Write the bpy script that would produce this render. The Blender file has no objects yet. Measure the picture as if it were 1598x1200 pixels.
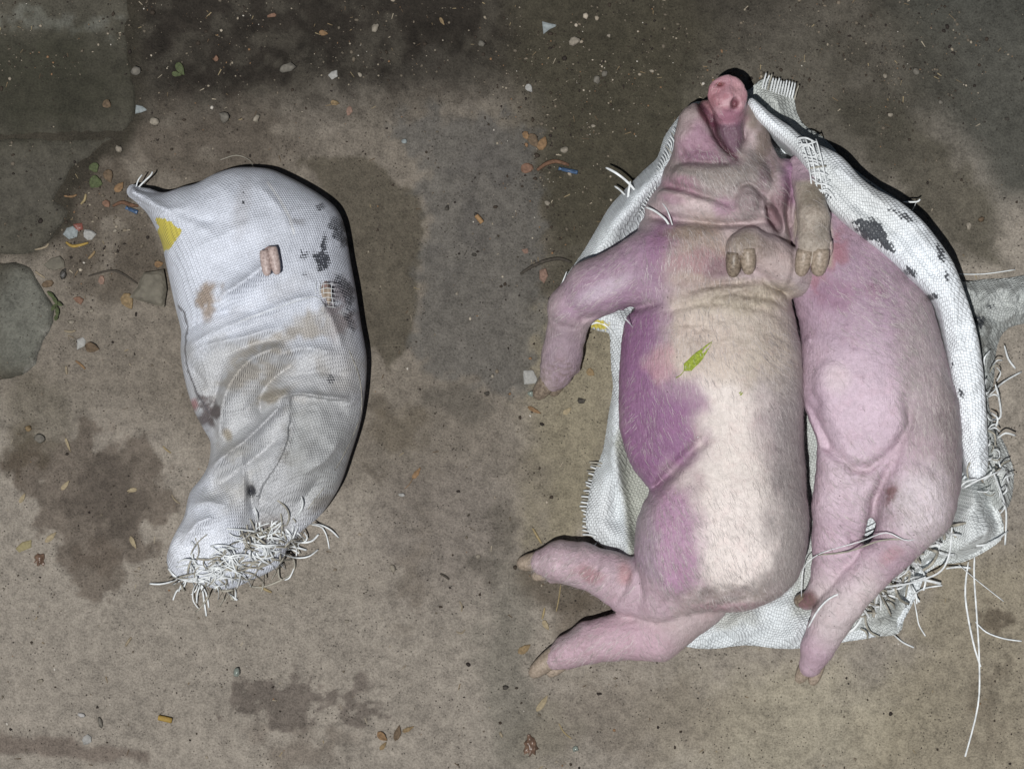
import bpy, math, random
import numpy as np
from mathutils import Vector
from mathutils.geometry import delaunay_2d_cdt

# ------------------------------------------------------------------ camera, light, exposure
U = 0.00125                       # metres per photograph pixel on the ground
CAM_H = 8.0
scn = bpy.context.scene
cam_d = bpy.data.cameras.new('camera')
cam_d.sensor_fit = 'HORIZONTAL'; cam_d.sensor_width = 36.0
cam_d.lens = 36.0 * CAM_H / (1598 * U)
cam_d.clip_start = 0.1; cam_d.clip_end = 500
cam = bpy.data.objects.new('camera', cam_d)
scn.collection.objects.link(cam)
cam.location = (0, 0, CAM_H); cam.rotation_euler = (0, 0, 0)
scn.camera = cam

SUN_DIR = Vector((0.13, 0.15, -1.0)).normalized()      # low-left of the lens, shadows fall up and right
world = bpy.data.worlds.new('World'); scn.world = world; world.use_nodes = True
wn = world.node_tree.nodes; wl = world.node_tree.links
sky = wn.new('ShaderNodeTexSky'); sky.sky_type = 'NISHITA'; sky.sun_disc = False
sky.sun_elevation = math.asin(-SUN_DIR.z)
sky.sun_rotation = math.atan2(-SUN_DIR.x, -SUN_DIR.y)
wl.new(sky.outputs[0], wn['Background'].inputs[0])
wn['Background'].inputs[1].default_value = 0.014
sun_d = bpy.data.lights.new('sun', 'SUN'); sun_d.energy = 3.4; sun_d.angle = math.radians(0.5)
sun_d.color = (1.0, 0.985, 0.965)
sun = bpy.data.objects.new('sun', sun_d); scn.collection.objects.link(sun)
sun.rotation_euler = SUN_DIR.to_track_quat('-Z', 'Y').to_euler(); sun.location = (-0.5, -0.6, 4)
vs = scn.view_settings
vs.view_transform = 'Standard'; vs.look = 'None'; vs.exposure = 0.0; vs.gamma = 1.0; vs.use_curve_mapping = False

# ------------------------------------------------------------------ helpers
rng = np.random.default_rng(7); random.seed(7)
C = scn.collection
f32 = np.float32

def lin(c):
    c = np.asarray(c, dtype=float) / 255.0
    return np.where(c <= 0.04045, c / 12.92, ((c + 0.055) / 1.055) ** 2.4)

def smooth(a, b, x):
    t = np.clip((x - a) / (b - a), 0, 1)
    return t * t * (3 - 2 * t)

_lat = np.random.default_rng(11).random((256, 256)).astype(f32)
def vnoise(x, y, s, seed=0):
    x = np.asarray(x, dtype=float) / s + seed * 17.31; y = np.asarray(y, dtype=float) / s + seed * 9.77
    xi = np.floor(x).astype(int); yi = np.floor(y).astype(int)
    fx = x - xi; fy = y - yi
    fx = fx * fx * (3 - 2 * fx); fy = fy * fy * (3 - 2 * fy)
    a = _lat[xi & 255, yi & 255]; b = _lat[(xi + 1) & 255, yi & 255]
    c = _lat[xi & 255, (yi + 1) & 255]; d = _lat[(xi + 1) & 255, (yi + 1) & 255]
    return (a * (1 - fx) + b * fx) * (1 - fy) + (c * (1 - fx) + d * fx) * fy - 0.5
def fbm(x, y, s, seed=0, o=4):
    r = 0; a = 1.0
    for i in range(o):
        r = r + a * vnoise(x, y, s, seed + i * 3); a *= 0.5; s *= 0.5
    return r

def crom(pts, n=5, closed=True):
    P = np.asarray(pts, dtype=float); m = len(P); out = []
    rngi = range(m) if closed else range(m - 1)
    for i in rngi:
        if closed: p0, p1, p2, p3 = P[i - 1], P[i], P[(i + 1) % m], P[(i + 2) % m]
        else: p0, p1, p2, p3 = P[max(i - 1, 0)], P[i], P[i + 1], P[min(i + 2, m - 1)]
        for k in range(n):
            t = k / n
            out.append(0.5 * ((2 * p1) + (-p0 + p2) * t + (2 * p0 - 5 * p1 + 4 * p2 - p3) * t * t + (-p0 + 3 * p1 - 3 * p2 + p3) * t ** 3))
    if not closed: out.append(P[-1])
    return np.array(out)

def seg_d2(x, y, a, b):
    dx, dy = b[0] - a[0], b[1] - a[1]; L = dx * dx + dy * dy + 1e-9
    t = np.clip(((x - a[0]) * dx + (y - a[1]) * dy) / L, 0, 1)
    ex = x - a[0] - t * dx; ey = y - a[1] - t * dy
    return ex * ex + ey * ey, (x - a[0]) * dy - (y - a[1]) * dx
def line_d(x, y, pts):
    best = None; side = None
    for a, b in zip(pts[:-1], pts[1:]):
        d, s = seg_d2(x, y, a, b)
        if best is None: best = d; side = s
        else:
            m = d < best; best = np.where(m, d, best); side = np.where(m, s, side)
    return np.sqrt(best), np.sign(side)
def poly_sd(x, y, poly):
    x = np.asarray(x, dtype=float); y = np.asarray(y, dtype=float)
    best = np.full(x.shape, 1e12); ins = np.zeros(x.shape, bool); n = len(poly)
    for i in range(n):
        a = poly[i]; b = poly[(i + 1) % n]
        d, _ = seg_d2(x, y, a, b); best = np.minimum(best, d)
        c = ((a[1] > y) != (b[1] > y)) & (x < (b[0] - a[0]) * (y - a[1]) / (b[1] - a[1] + 1e-12) + a[0])
        ins ^= c
    return np.where(ins, 1, -1) * np.sqrt(best)

def paint(x, y, base, ops):
    """base sRGB + list of coloured marks given in photograph pixels; returns linear RGB"""
    col = np.empty((len(x), 3)); col[:] = lin(base)
    for o in ops:
        wob = o.get('wob', 0)
        wx = x + wob * fbm(x, y, o.get('ws', 30), 21); wy = y + wob * fbm(x, y, o.get('ws', 30), 37)
        if 'e' in o:
            cx, cy, rx, ry = o['e'][:4]; an = math.radians(o['e'][4]) if len(o['e']) > 4 else 0
            dx, dy = wx - cx, wy - cy
            p = dx * math.cos(an) + dy * math.sin(an); q = -dx * math.sin(an) + dy * math.cos(an)
            r = np.sqrt((p / rx) ** 2 + (q / ry) ** 2); s = o.get('soft', 0.4)
            w = 1 - smooth(1 - s, 1 + s, r)
        elif 'p' in o:
            s = o.get('soft', 10); w = smooth(-s, s, poly_sd(wx, wy, o['p']) + (o['rag'] * fbm(x, y, 16, 61, 3) if 'rag' in o else 0))
        else:
            d, _ = line_d(wx, wy, o['l']); w = 1 - smooth(o['w'] * 0.5, o['w'] * 1.2, d)
        if 'nz' in o: w = w * smooth(-0.25, 0.25, fbm(x, y, o['nz'], 5) + o.get('nb', 0))
        w = (w * o.get('a', 1))[:, None]
        col = col * (1 - w) + lin(o['c']) * w
    return col
def mask(x, y, ops):
    m = np.zeros(len(x))
    for o in ops:
        q = dict(o); q['c'] = (255, 255, 255)
        m = np.maximum(m, paint(x, y, (0, 0, 0), [q])[:, 0])
    return m

def w2(x, y, z=0.0):
    return Vector(((x - 799) * U, (600 - y) * U, z * U))

def mesh_obj(name, V, faces, mat, parent=None, base=(0, 0), attrs=None, smooth_sh=True, loc=None):
    """V in photograph pixels (x right, y down, z up); base = pixel of the parent's (or own) origin"""
    V = np.asarray(V, dtype=float)
    W = np.empty_like(V)
    W[:, 0] = (V[:, 0] - base[0]) * U; W[:, 1] = -(V[:, 1] - base[1]) * U; W[:, 2] = V[:, 2] * U
    me = bpy.data.meshes.new(name)
    if isinstance(faces, np.ndarray):
        nf, k = faces.shape
        me.vertices.add(len(W)); me.vertices.foreach_set('co', W.ravel().astype(f32))
        me.loops.add(nf * k); me.loops.foreach_set('vertex_index', faces[:, ::-1].ravel().astype(np.int32))
        me.polygons.add(nf); me.polygons.foreach_set('loop_start', np.arange(0, nf * k, k, dtype=np.int32))
        me.polygons.foreach_set('loop_total', np.full(nf, k, dtype=np.int32))
        me.update(calc_edges=True)
    else:
        me.from_pydata(W.tolist(), [], [tuple(reversed(f)) for f in faces])
    me.validate()
    if smooth_sh: me.polygons.foreach_set('use_smooth', np.ones(len(me.polygons), dtype=bool))
    for an, val in (attrs or {}).items():
        val = np.asarray(val, dtype=f32)
        if an == 'Col':
            at = me.attributes.new('Col', 'FLOAT_COLOR', 'POINT')
            at.data.foreach_set('color', np.concatenate([val, np.ones((len(val), 1), f32)], 1).ravel())
        elif val.ndim == 2:
            at = me.attributes.new(an, 'FLOAT_VECTOR', 'POINT'); at.data.foreach_set('vector', val.ravel())
        else:
            at = me.attributes.new(an, 'FLOAT', 'POINT'); at.data.foreach_set('value', val)
    me.materials.append(mat)
    me.update()
    ob = bpy.data.objects.new(name, me); C.objects.link(ob)
    if parent is not None: ob.parent = parent
    else: ob.location = w2(base[0], base[1]) if loc is None else loc
    return ob

def thing(name, label, cat, base, group=None):
    o = bpy.data.objects.new(name, None); C.objects.link(o); o.empty_display_size = 0.05
    o.location = w2(*base); o['label'] = label; o['category'] = cat
    if group: o['group'] = group
    return o
def tag(o, label, cat, group=None):
    o['label'] = label; o['category'] = cat
    if group: o['group'] = group
    return o

# ---- implicit bodies (signed fields on a voxel grid, skinned by surface nets)
class Field:
    def __init__(s, lo, hi, res):
        s.lo = np.array(lo, float); s.res = res
        n = [int(math.ceil((h - l) / res)) + 1 for l, h in zip(lo, hi)]
        s.x = (lo[0] + np.arange(n[0]) * res).astype(f32); s.y = (lo[1] + np.arange(n[1]) * res).astype(f32)
        s.z = (lo[2] + np.arange(n[2]) * res).astype(f32)
        s.F = np.full(n, 300.0, f32)
    def box(s, lo, hi):
        i = []
        for k, ax in enumerate((s.x, s.y, s.z)):
            a = int(max(0, math.floor((lo[k] - s.lo[k]) / s.res))); b = int(min(len(ax), math.ceil((hi[k] - s.lo[k]) / s.res) + 1))
            i.append(slice(a, max(b, a)))
        sl = tuple(i)
        return sl, s.x[sl[0]][:, None, None], s.y[sl[1]][None, :, None], s.z[sl[2]][None, None, :]
    def merge(s, sl, d, k, sub=False):
        a = s.F[sl]
        if sub:
            h = np.clip(0.5 - 0.5 * (a + d) / k, 0, 1); s.F[sl] = a + (-d - a) * h + k * h * (1 - h)
        else:
            h = np.clip(0.5 + 0.5 * (d - a) / k, 0, 1); s.F[sl] = d + (a - d) * h - k * h * (1 - h)
    def tube(s, pts, k=12, sub=False):
        for a, b in zip(pts[:-1], pts[1:]):
            m = max(a[3], b[3]) + 2 * k + 6
            sl, X, Y, Z = s.box([min(a[i], b[i]) - m for i in range(3)], [max(a[i], b[i]) + m for i in range(3)])
            v = [b[i] - a[i] for i in range(3)]; L = sum(c * c for c in v) + 1e-6
            t = np.clip(((X - a[0]) * v[0] + (Y - a[1]) * v[1] + (Z - a[2]) * v[2]) / L, 0, 1)
            d = np.sqrt((X - a[0] - t * v[0]) ** 2 + (Y - a[1] - t * v[1]) ** 2 + (Z - a[2] - t * v[2]) ** 2) - (a[3] + (b[3] - a[3]) * t)
            s.merge(sl, d, k, sub)
    def ell(s, c, r, rot=0, k=15, sub=False, tilt=0):
        m = max(r) + 2 * k + 6
        sl, X, Y, Z = s.box([q - m for q in c], [q + m for q in c])
        an = math.radians(rot); ca, sa = math.cos(an), math.sin(an)
        p = (X - c[0]) * ca + (Y - c[1]) * sa; q = -(X - c[0]) * sa + (Y - c[1]) * ca; w = (Z - c[2]) + 0 * p
        if tilt:
            ta = math.radians(tilt); q, w = q * math.cos(ta) + w * math.sin(ta), -q * math.sin(ta) + w * math.cos(ta)
        k0 = np.sqrt((p / r[0]) ** 2 + (q / r[1]) ** 2 + (w / r[2]) ** 2)
        k1 = np.sqrt((p / r[0] ** 2) ** 2 + (q / r[1] ** 2) ** 2 + (w / r[2] ** 2) ** 2) + 1e-6
        s.merge(sl, k0 * (k0 - 1) / k1, k, sub)
    def pillow(s, poly, R, zm, up, dn, k=15, disp=None, blur=3, straight=False):
        """a stuffed shape with the traced outline; up/dn may be 2-D arrays or functions of x, y"""
        poly = np.asarray(poly, float); m = 2 * k + 25
        sl, X, Y, Z = s.box([poly[:, 0].min() - m, poly[:, 1].min() - m, s.lo[2]], [poly[:, 0].max() + m, poly[:, 1].max() + m, s.lo[2] + 5000])
        x2 = X[:, :, 0] + 0 * Y[:, :, 0]; y2 = Y[:, :, 0] + 0 * X[:, :, 0]
        d = poly_sd(x2, y2, poly)
        for _ in range(blur):
            e = np.pad(d, 1, mode='edge'); d = (e[:-2, 1:-1] + e[2:, 1:-1] + e[1:-1, :-2] + e[1:-1, 2:] + 2 * d) / 6
        u = np.clip(1 - d / R, 0, None)[:, :, None]
        g = lambda q: (q(x2, y2) if callable(q) else np.full(x2.shape, float(q)))[:, :, None]
        zm_, up_, dn_ = g(zm), g(up), g(dn); dd = g(disp) if disp is not None else 0
        zz = Z - zm_
        v = np.where(zz > 0, (zz - dd * np.clip(zz / (0.5 * up_), 0, 1)) / up_, (0 if straight else 1) * zz / dn_)
        f = (np.sqrt(u ** 2 + v ** 2) - 1) * np.minimum(R, np.where(zz > 0, up_, dn_))
        if straight: f = np.maximum(f, (-zz - dn_))
        s.merge(sl, f.astype(f32), k)
    def crease(s, pts, w, amp, zmin=-1e9):
        P = np.array(pts, float); m = 3 * w
        sl, X, Y, Z = s.box([P[:, 0].min() - m, P[:, 1].min() - m, s.lo[2]], [P[:, 0].max() + m, P[:, 1].max() + m, 5000])
        x2 = X[:, :, 0] + 0 * Y[:, :, 0]; y2 = Y[:, :, 0] + 0 * X[:, :, 0]
        d, _ = line_d(x2, y2, pts)
        # fade at both ends
        L = np.linalg.norm(P[-1] - P[0]) + 1e-6
        e0 = np.hypot(x2 - P[0][0], y2 - P[0][1]); e1 = np.hypot(x2 - P[-1][0], y2 - P[-1][1])
        fade = smooth(0, 0.25 * L + 2, np.minimum(e0, e1) + 0.06 * L)
        s.F[sl] += (amp * np.exp(-(d / w) ** 2) * fade)[:, :, None].astype(f32) * (Z > zmin)
    def floor(s, z0):
        s.F = np.maximum(s.F, (z0 - s.z)[None, None, :])
    def skin(s, relax=2):
        F = s.F; S = F < 0; nx, ny, nz = F.shape
        cnt = np.zeros((nx - 1, ny - 1, nz - 1), np.int8)
        offs = [(i, j, k) for i in (0, 1) for j in (0, 1) for k in (0, 1)]
        for i, j, k in offs: cnt += S[i:nx - 1 + i, j:ny - 1 + j, k:nz - 1 + k]
        idx = np.argwhere((cnt > 0) & (cnt < 8))
        ids = np.full(cnt.shape, -1, np.int32); ids[idx[:, 0], idx[:, 1], idx[:, 2]] = np.arange(len(idx))
        vals = [F[idx[:, 0] + i, idx[:, 1] + j, idx[:, 2] + k] for i, j, k in offs]
        acc = np.zeros((len(idx), 3)); num = np.zeros(len(idx))
        for a in range(8):
            for b in range(a + 1, 8):
                oa, ob = np.array(offs[a]), np.array(offs[b])
                if np.abs(oa - ob).sum() != 1: continue
                m = (vals[a] < 0) != (vals[b] < 0)
                t = np.where(m, vals[a] / np.where(m, vals[a] - vals[b], 1), 0)
                acc += m[:, None] * (oa + (ob - oa) * t[:, None]); num += m
        V = s.lo + s.res * (idx + acc / num[:, None])
        Q = []
        def quads(e, cells):
            n = len(e)
            q = np.stack([ids[e[:, 0] + c[0], e[:, 1] + c[1], e[:, 2] + c[2]] for c in cells], 1)
            return q
        for ax, cells in ((0, [(0, -1, -1), (0, 0, -1), (0, 0, 0), (0, -1, 0)]), (1, [(-1, 0, -1), (-1, 0, 0), (0, 0, 0), (0, 0, -1)]), (2, [(-1, -1, 0), (0, -1, 0), (0, 0, 0), (-1, 0, 0)])):
            A = [slice(1, nx - 1), slice(1, ny - 1), slice(1, nz - 1)]; B = list(A)
            A[ax] = slice(0, (nx, ny, nz)[ax] - 1); B[ax] = slice(1, (nx, ny, nz)[ax])
            Sa, Sb = S[tuple(A)], S[tuple(B)]
            sh = np.array([1, 1, 1]); sh[ax] = 0
            e = np.argwhere(Sa & ~Sb) + sh; Q.append(quads(e, cells))
            e = np.argwhere(~Sa & Sb) + sh; Q.append(quads(e, cells)[:, ::-1])
        Q = np.concatenate(Q)
        Q = Q[(Q >= 0).all(1)]
        a = np.concatenate([Q[:, 0], Q[:, 1], Q[:, 2], Q[:, 3]]); b = np.concatenate([Q[:, 1], Q[:, 2], Q[:, 3], Q[:, 0]])
        deg = np.bincount(a, minlength=len(V)) + np.bincount(b, minlength=len(V))
        for _ in range(relax):
            N = np.stack([(np.bincount(a, V[b, i], len(V)) + np.bincount(b, V[a, i], len(V))) / np.maximum(deg, 1) for i in range(3)], 1)
            V = 0.45 * V + 0.55 * N
        return V, Q

def normals(V, Q):
    n = np.cross(V[Q[:, 2]] - V[Q[:, 0]], V[Q[:, 3]] - V[Q[:, 1]])
    N = np.stack([sum(np.bincount(Q[:, k], n[:, i], len(V)) for k in range(4)) for i in range(3)], 1)
    return N / (np.linalg.norm(N, axis=1, keepdims=True) + 1e-9)

def cloth(outline, hfun, res=6, thick=1.4, step=None):
    """a sheet with the traced outline, its own thickness, height from hfun(x, y, distance to edge)"""
    o = np.asarray(outline, float); st = step or res
    pts = []
    for i in range(len(o)):
        a, b = o[i], o[(i + 1) % len(o)]; n = max(1, int(np.hypot(*(b - a)) / st))
        for k in range(n): pts.append(a + (b - a) * k / n)
    B = np.array(pts); nb = len(B)
    xs = np.arange(o[:, 0].min(), o[:, 0].max(), res); ys = np.arange(o[:, 1].min(), o[:, 1].max(), res)
    gx, gy = np.meshgrid(xs, ys); gx[1::2] += res / 2
    gx = gx.ravel() + rng.uniform(-.15, .15, gx.size) * res; gy = gy.ravel() + rng.uniform(-.15, .15, gy.size) * res
    sd = poly_sd(gx, gy, B); keep = sd > 0.55 * res
    P = np.concatenate([B, np.stack([gx[keep], gy[keep]], 1)])
    r = delaunay_2d_cdt([Vector(p) for p in P], [(i, (i + 1) % nb) for i in range(nb)], [], 1, 1e-4)
    V2 = np.array([(v.x, v.y) for v in r[0]]); F = [list(f) for f in r[2]]
    d = np.abs(poly_sd(V2[:, 0], V2[:, 1], B))
    z = hfun(V2[:, 0], V2[:, 1], d)
    n = len(V2)
    V = np.concatenate([np.c_[V2, z], np.c_[V2, z - thick]])
    cntE = {}
    T = []
    for f in F:
        a = V2[f[0]]; b = V2[f[1]]; c = V2[f[2]]
        if (b[0] - a[0]) * (c[1] - a[1]) - (b[1] - a[1]) * (c[0] - a[0]) < 0: f = f[::-1]
        T.append(f)
        for k in range(3):
            e = (f[k], f[(k + 1) % 3]); cntE[e] = 1
    faces = [tuple(f) for f in T] + [tuple(i + n for i in reversed(f)) for f in T]
    for (a, b) in cntE:
        if (b, a) not in cntE: faces.append((b, a, a + n, b + n))
    return V, faces

def frame(d):
    d = np.asarray(d, float); d = d / (np.linalg.norm(d) + 1e-9)
    u = np.array([0, 0, 1.0]) if abs(d[2]) < 0.9 else np.array([1.0, 0, 0])
    s = np.cross(u, d); s /= np.linalg.norm(s); return d, s, np.cross(d, s)
def loft(path, ra, rb, n=8, twist=None):
    """closed tube through path; ra sideways radii, rb upward radii"""
    P = np.asarray(path, float); V = []; F = []; m = len(P)
    for i in range(m):
        d, s, u = frame(P[min(i + 1, m - 1)] - P[max(i - 1, 0)])
        tw = twist[i] if twist is not None else 0
        for k in range(n):
            a = 2 * math.pi * k / n + (math.pi / 4 if n == 4 else 0)
            p, q = math.cos(a) * ra[i], math.sin(a) * rb[i]
            p, q = p * math.cos(tw) - q * math.sin(tw), p * math.sin(tw) + q * math.cos(tw)
            V.append(P[i] + s * p + u * q)
    for i in range(m - 1):
        for k in range(n):
            F.append((i * n + k, i * n + (k + 1) % n, (i + 1) * n + (k + 1) % n, (i + 1) * n + k))
    F.append(tuple(reversed(range(n)))); F.append(tuple((m - 1) * n + k for k in range(n)))
    return np.array(V), F
def strand(pts, w=2.2, t=0.5, n=4, tw=None):
    P = crom(pts, n, False); m = len(P)
    if tw is None: tw = random.uniform(-0.6, 0.6)
    taper = np.clip(np.minimum(np.arange(m) + 1.5, 3) / 3, 0, 1)
    return loft(P, w * 0.8 * taper, t * taper, 4, [tw * i / m for i in range(m)])

# ------------------------------------------------------------------ materials
def new_mat(name, rough=0.8, spec=0.3):
    m = bpy.data.materials.new(name); m.use_nodes = True
    nt = m.node_tree; b = nt.nodes['Principled BSDF']
    b.inputs['Roughness'].default_value = rough; b.inputs['Specular IOR Level'].default_value = spec
    return m, nt, b
def N(nt, typ, **kw):
    n = nt.nodes.new(typ)
    for k, v in kw.items():
        if k in ('inp',):
            for kk, vv in v.items(): n.inputs[kk].default_value = vv
        else: setattr(n, k, v)
    return n
def math_n(nt, op, a, b=None, clamp=False):
    n = nt.nodes.new('ShaderNodeMath'); n.operation = op; n.use_clamp = clamp
    for i, v in enumerate((a, b)):
        if v is None: continue
        if isinstance(v, (int, float)): n.inputs[i].default_value = v
        else: nt.links.new(v, n.inputs[i])
    return n.outputs[0]
def noise_n(nt, vec, scale, detail=4, rough=0.55):
    n = N(nt, 'ShaderNodeTexNoise', inp={'Scale': scale, 'Detail': detail, 'Roughness': rough})
    nt.links.new(vec, n.inputs['Vector']); return n.outputs['Fac']
def maprange(nt, v, a, b, c, d):
    n = N(nt, 'ShaderNodeMapRange', inp={1: a, 2: b, 3: c, 4: d}); nt.links.new(v, n.inputs[0]); return n.outputs[0]
def mixc(nt, fac, a, b, mode='MIX'):
    n = N(nt, 'ShaderNodeMix', data_type='RGBA', blend_type=mode)
    for i, v in ((0, fac), (6, a), (7, b)):
        if isinstance(v, (int, float)): n.inputs[i].default_value = v
        elif isinstance(v, tuple): n.inputs[i].default_value = v
        else: nt.links.new(v, n.inputs[i])
    return n.outputs[2]
def scalec(nt, col, fac):
    n = N(nt, 'ShaderNodeVectorMath', operation='SCALE'); nt.links.new(col, n.inputs[0]); nt.links.new(fac, n.inputs['Scale']); return n.outputs[0]
def bump(nt, b, h, strength, dist):
    n = N(nt, 'ShaderNodeBump', inp={'Strength': strength, 'Distance': dist}); nt.links.new(h, n.inputs['Height'])
    nt.links.new(n.outputs[0], b.inputs['Normal']); return n
def pos(nt): return N(nt, 'ShaderNodeNewGeometry').outputs['Position']
def attr(nt, name, out='Color'): return N(nt, 'ShaderNodeAttribute', attribute_name=name).outputs[out]
def rgb(c, a=1.0): return tuple(float(v) for v in lin(c)) + (a,)

def plain(name, c, rough=0.8, spec=0.3, var=0.35, scale=300, c2=None, bm=0.3, trans=0):
    m, nt, b = new_mat(name, rough, spec)
    p = pos(nt); f = noise_n(nt, p, scale, 4)
    lo = tuple(v * (1 - var) for v in rgb(c)[:3]) + (1,); hi = rgb(c2) if c2 else tuple(min(1, v * (1 + var)) for v in rgb(c)[:3]) + (1,)
    nt.links.new(mixc(nt, maprange(nt, f, .3, .7, 0, 1), lo, hi), b.inputs['Base Color'])
    if bm: bump(nt, b, f, bm, 0.002)
    if trans: b.inputs['Transmission Weight'].default_value = trans
    return m

def soil_mat(name, gr):
    m, nt, b = new_mat(name, 0.85, 0.25)
    p = pos(nt); col = attr(nt, 'Col')
    big = noise_n(nt, p, 9, 5, .6); mid = noise_n(nt, p, 45, 5, .65); fine = noise_n(nt, p, 260, 5, .7)
    s = math_n(nt, 'ADD', math_n(nt, 'ADD', maprange(nt, big, .3, .7, -.14, .14), maprange(nt, mid, .36, .64, -.20, .14)), maprange(nt, fine, .40, .60, -.20, .17))
    col = scalec(nt, col, math_n(nt, 'ADD', s, 1.0))
    # dark crumb specks and pale sand grains
    v = N(nt, 'ShaderNodeTexVoronoi', inp={'Scale': 130.0}); nt.links.new(p, v.inputs['Vector'])
    spk = math_n(nt, 'MULTIPLY', maprange(nt, v.outputs['Distance'], .14, .24, 1, 0), maprange(nt, noise_n(nt, p, 24, 3), .48, .58, 0, 1))
    col = mixc(nt, math_n(nt, 'MULTIPLY', spk, .8), col, (.03, .025, .02, 1))
    v2 = N(nt, 'ShaderNodeTexVoronoi', inp={'Scale': 210.0}); nt.links.new(p, v2.inputs['Vector'])
    grn = math_n(nt, 'MULTIPLY', maprange(nt, v2.outputs['Distance'], .07, .16, 1, 0), maprange(nt, noise_n(nt, p, 31, 3), .54, .62, 0, 1))
    col = mixc(nt, math_n(nt, 'MULTIPLY', grn, .28 * gr), col, (.34, .30, .25, 1))
    nt.links.new(col, b.inputs['Base Color'])
    v3 = N(nt, 'ShaderNodeTexVoronoi', feature='DISTANCE_TO_EDGE', inp={'Scale': 26.0}); wp = N(nt, 'ShaderNodeVectorMath', operation='ADD'); nz3 = N(nt, 'ShaderNodeTexNoise', inp={'Scale': 30.0, 'Detail': 4.0}); nt.links.new(p, nz3.inputs['Vector'])
    sc3 = N(nt, 'ShaderNodeVectorMath', operation='SCALE', inp={'Scale': .08}); nt.links.new(nz3.outputs['Color'], sc3.inputs[0]); nt.links.new(p, wp.inputs[0]); nt.links.new(sc3.outputs[0], wp.inputs[1]); nt.links.new(wp.outputs[0], v3.inputs['Vector'])
    crk = math_n(nt, 'MULTIPLY', maprange(nt, v3.outputs['Distance'], 0, .035, 1, 0), maprange(nt, noise_n(nt, p, 7, 3), .5, .62, 0, .8 * gr))
    col = mixc(nt, math_n(nt, 'MULTIPLY', crk, .05), col, (.05, .04, .032, 1)); nt.links.new(col, b.inputs['Base Color'])
    h = math_n(nt, 'SUBTRACT', math_n(nt, 'ADD', math_n(nt, 'MULTIPLY', mid, 1.2), math_n(nt, 'MULTIPLY', fine, .5)), math_n(nt, 'MULTIPLY', crk, .12))
    bump(nt, b, h, 0.9 * gr, 0.010)
    return m

def sack_mat(name, tape=3.1, dark=.36):
    m, nt, b = new_mat(name, 0.5, 0.35)
    p = pos(nt); col = attr(nt, 'Col')
    w = N(nt, 'ShaderNodeSeparateXYZ'); nt.links.new(attr(nt, 'weave', 'Vector'), w.inputs[0])
    K = math.pi / tape                                  # tape width in pixels
    su = math_n(nt, 'SINE', math_n(nt, 'MULTIPLY', w.outputs[0], K)); sv = math_n(nt, 'SINE', math_n(nt, 'MULTIPLY', w.outputs[1], K))
    chk = math_n(nt, 'MULTIPLY', su, sv)
    au = math_n(nt, 'ABSOLUTE', su); av = math_n(nt, 'ABSOLUTE', sv)
    gap = math_n(nt, 'MINIMUM', au, av)                # dark gaps between the tapes
    n1 = noise_n(nt, p, 30, 4, .6); n2 = noise_n(nt, p, 330, 3, .6)
    s = math_n(nt, 'ADD', math_n(nt, 'ADD', maprange(nt, gap, 0, .42, -dark, .0), math_n(nt, 'MULTIPLY', chk, .10)), math_n(nt, 'ADD', maprange(nt, n1, .3, .7, -.1, .08), maprange(nt, n2, .3, .7, -.20, .16)))
    col = scalec(nt, col, math_n(nt, 'ADD', s, 1.15 + .22 * (dark - .36)))
    edge = math_n(nt, 'ADD', math_n(nt, 'MULTIPLY', math_n(nt, 'SUBTRACT', n2, .5), 1.3), math_n(nt, 'MULTIPLY', chk, .22))
    for an, c in (('yellow', (205, 190, 62)), ('navy', (34, 38, 48))):
        k = maprange(nt, math_n(nt, 'ADD', attr(nt, an, 'Fac'), edge), .44, .56, 0, .92)
        col = mixc(nt, k, col, rgb(c))
    nt.links.new(col, b.inputs['Base Color'])
    h = math_n(nt, 'ADD', math_n(nt, 'MULTIPLY', chk, .5), math_n(nt, 'ADD', math_n(nt, 'MULTIPLY', gap, .5), math_n(nt, 'MULTIPLY', n1, 2.0)))
    bump(nt, b, h, .8, .0020)
    b.inputs['Sheen Weight'].default_value = 0.05
    return m

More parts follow.
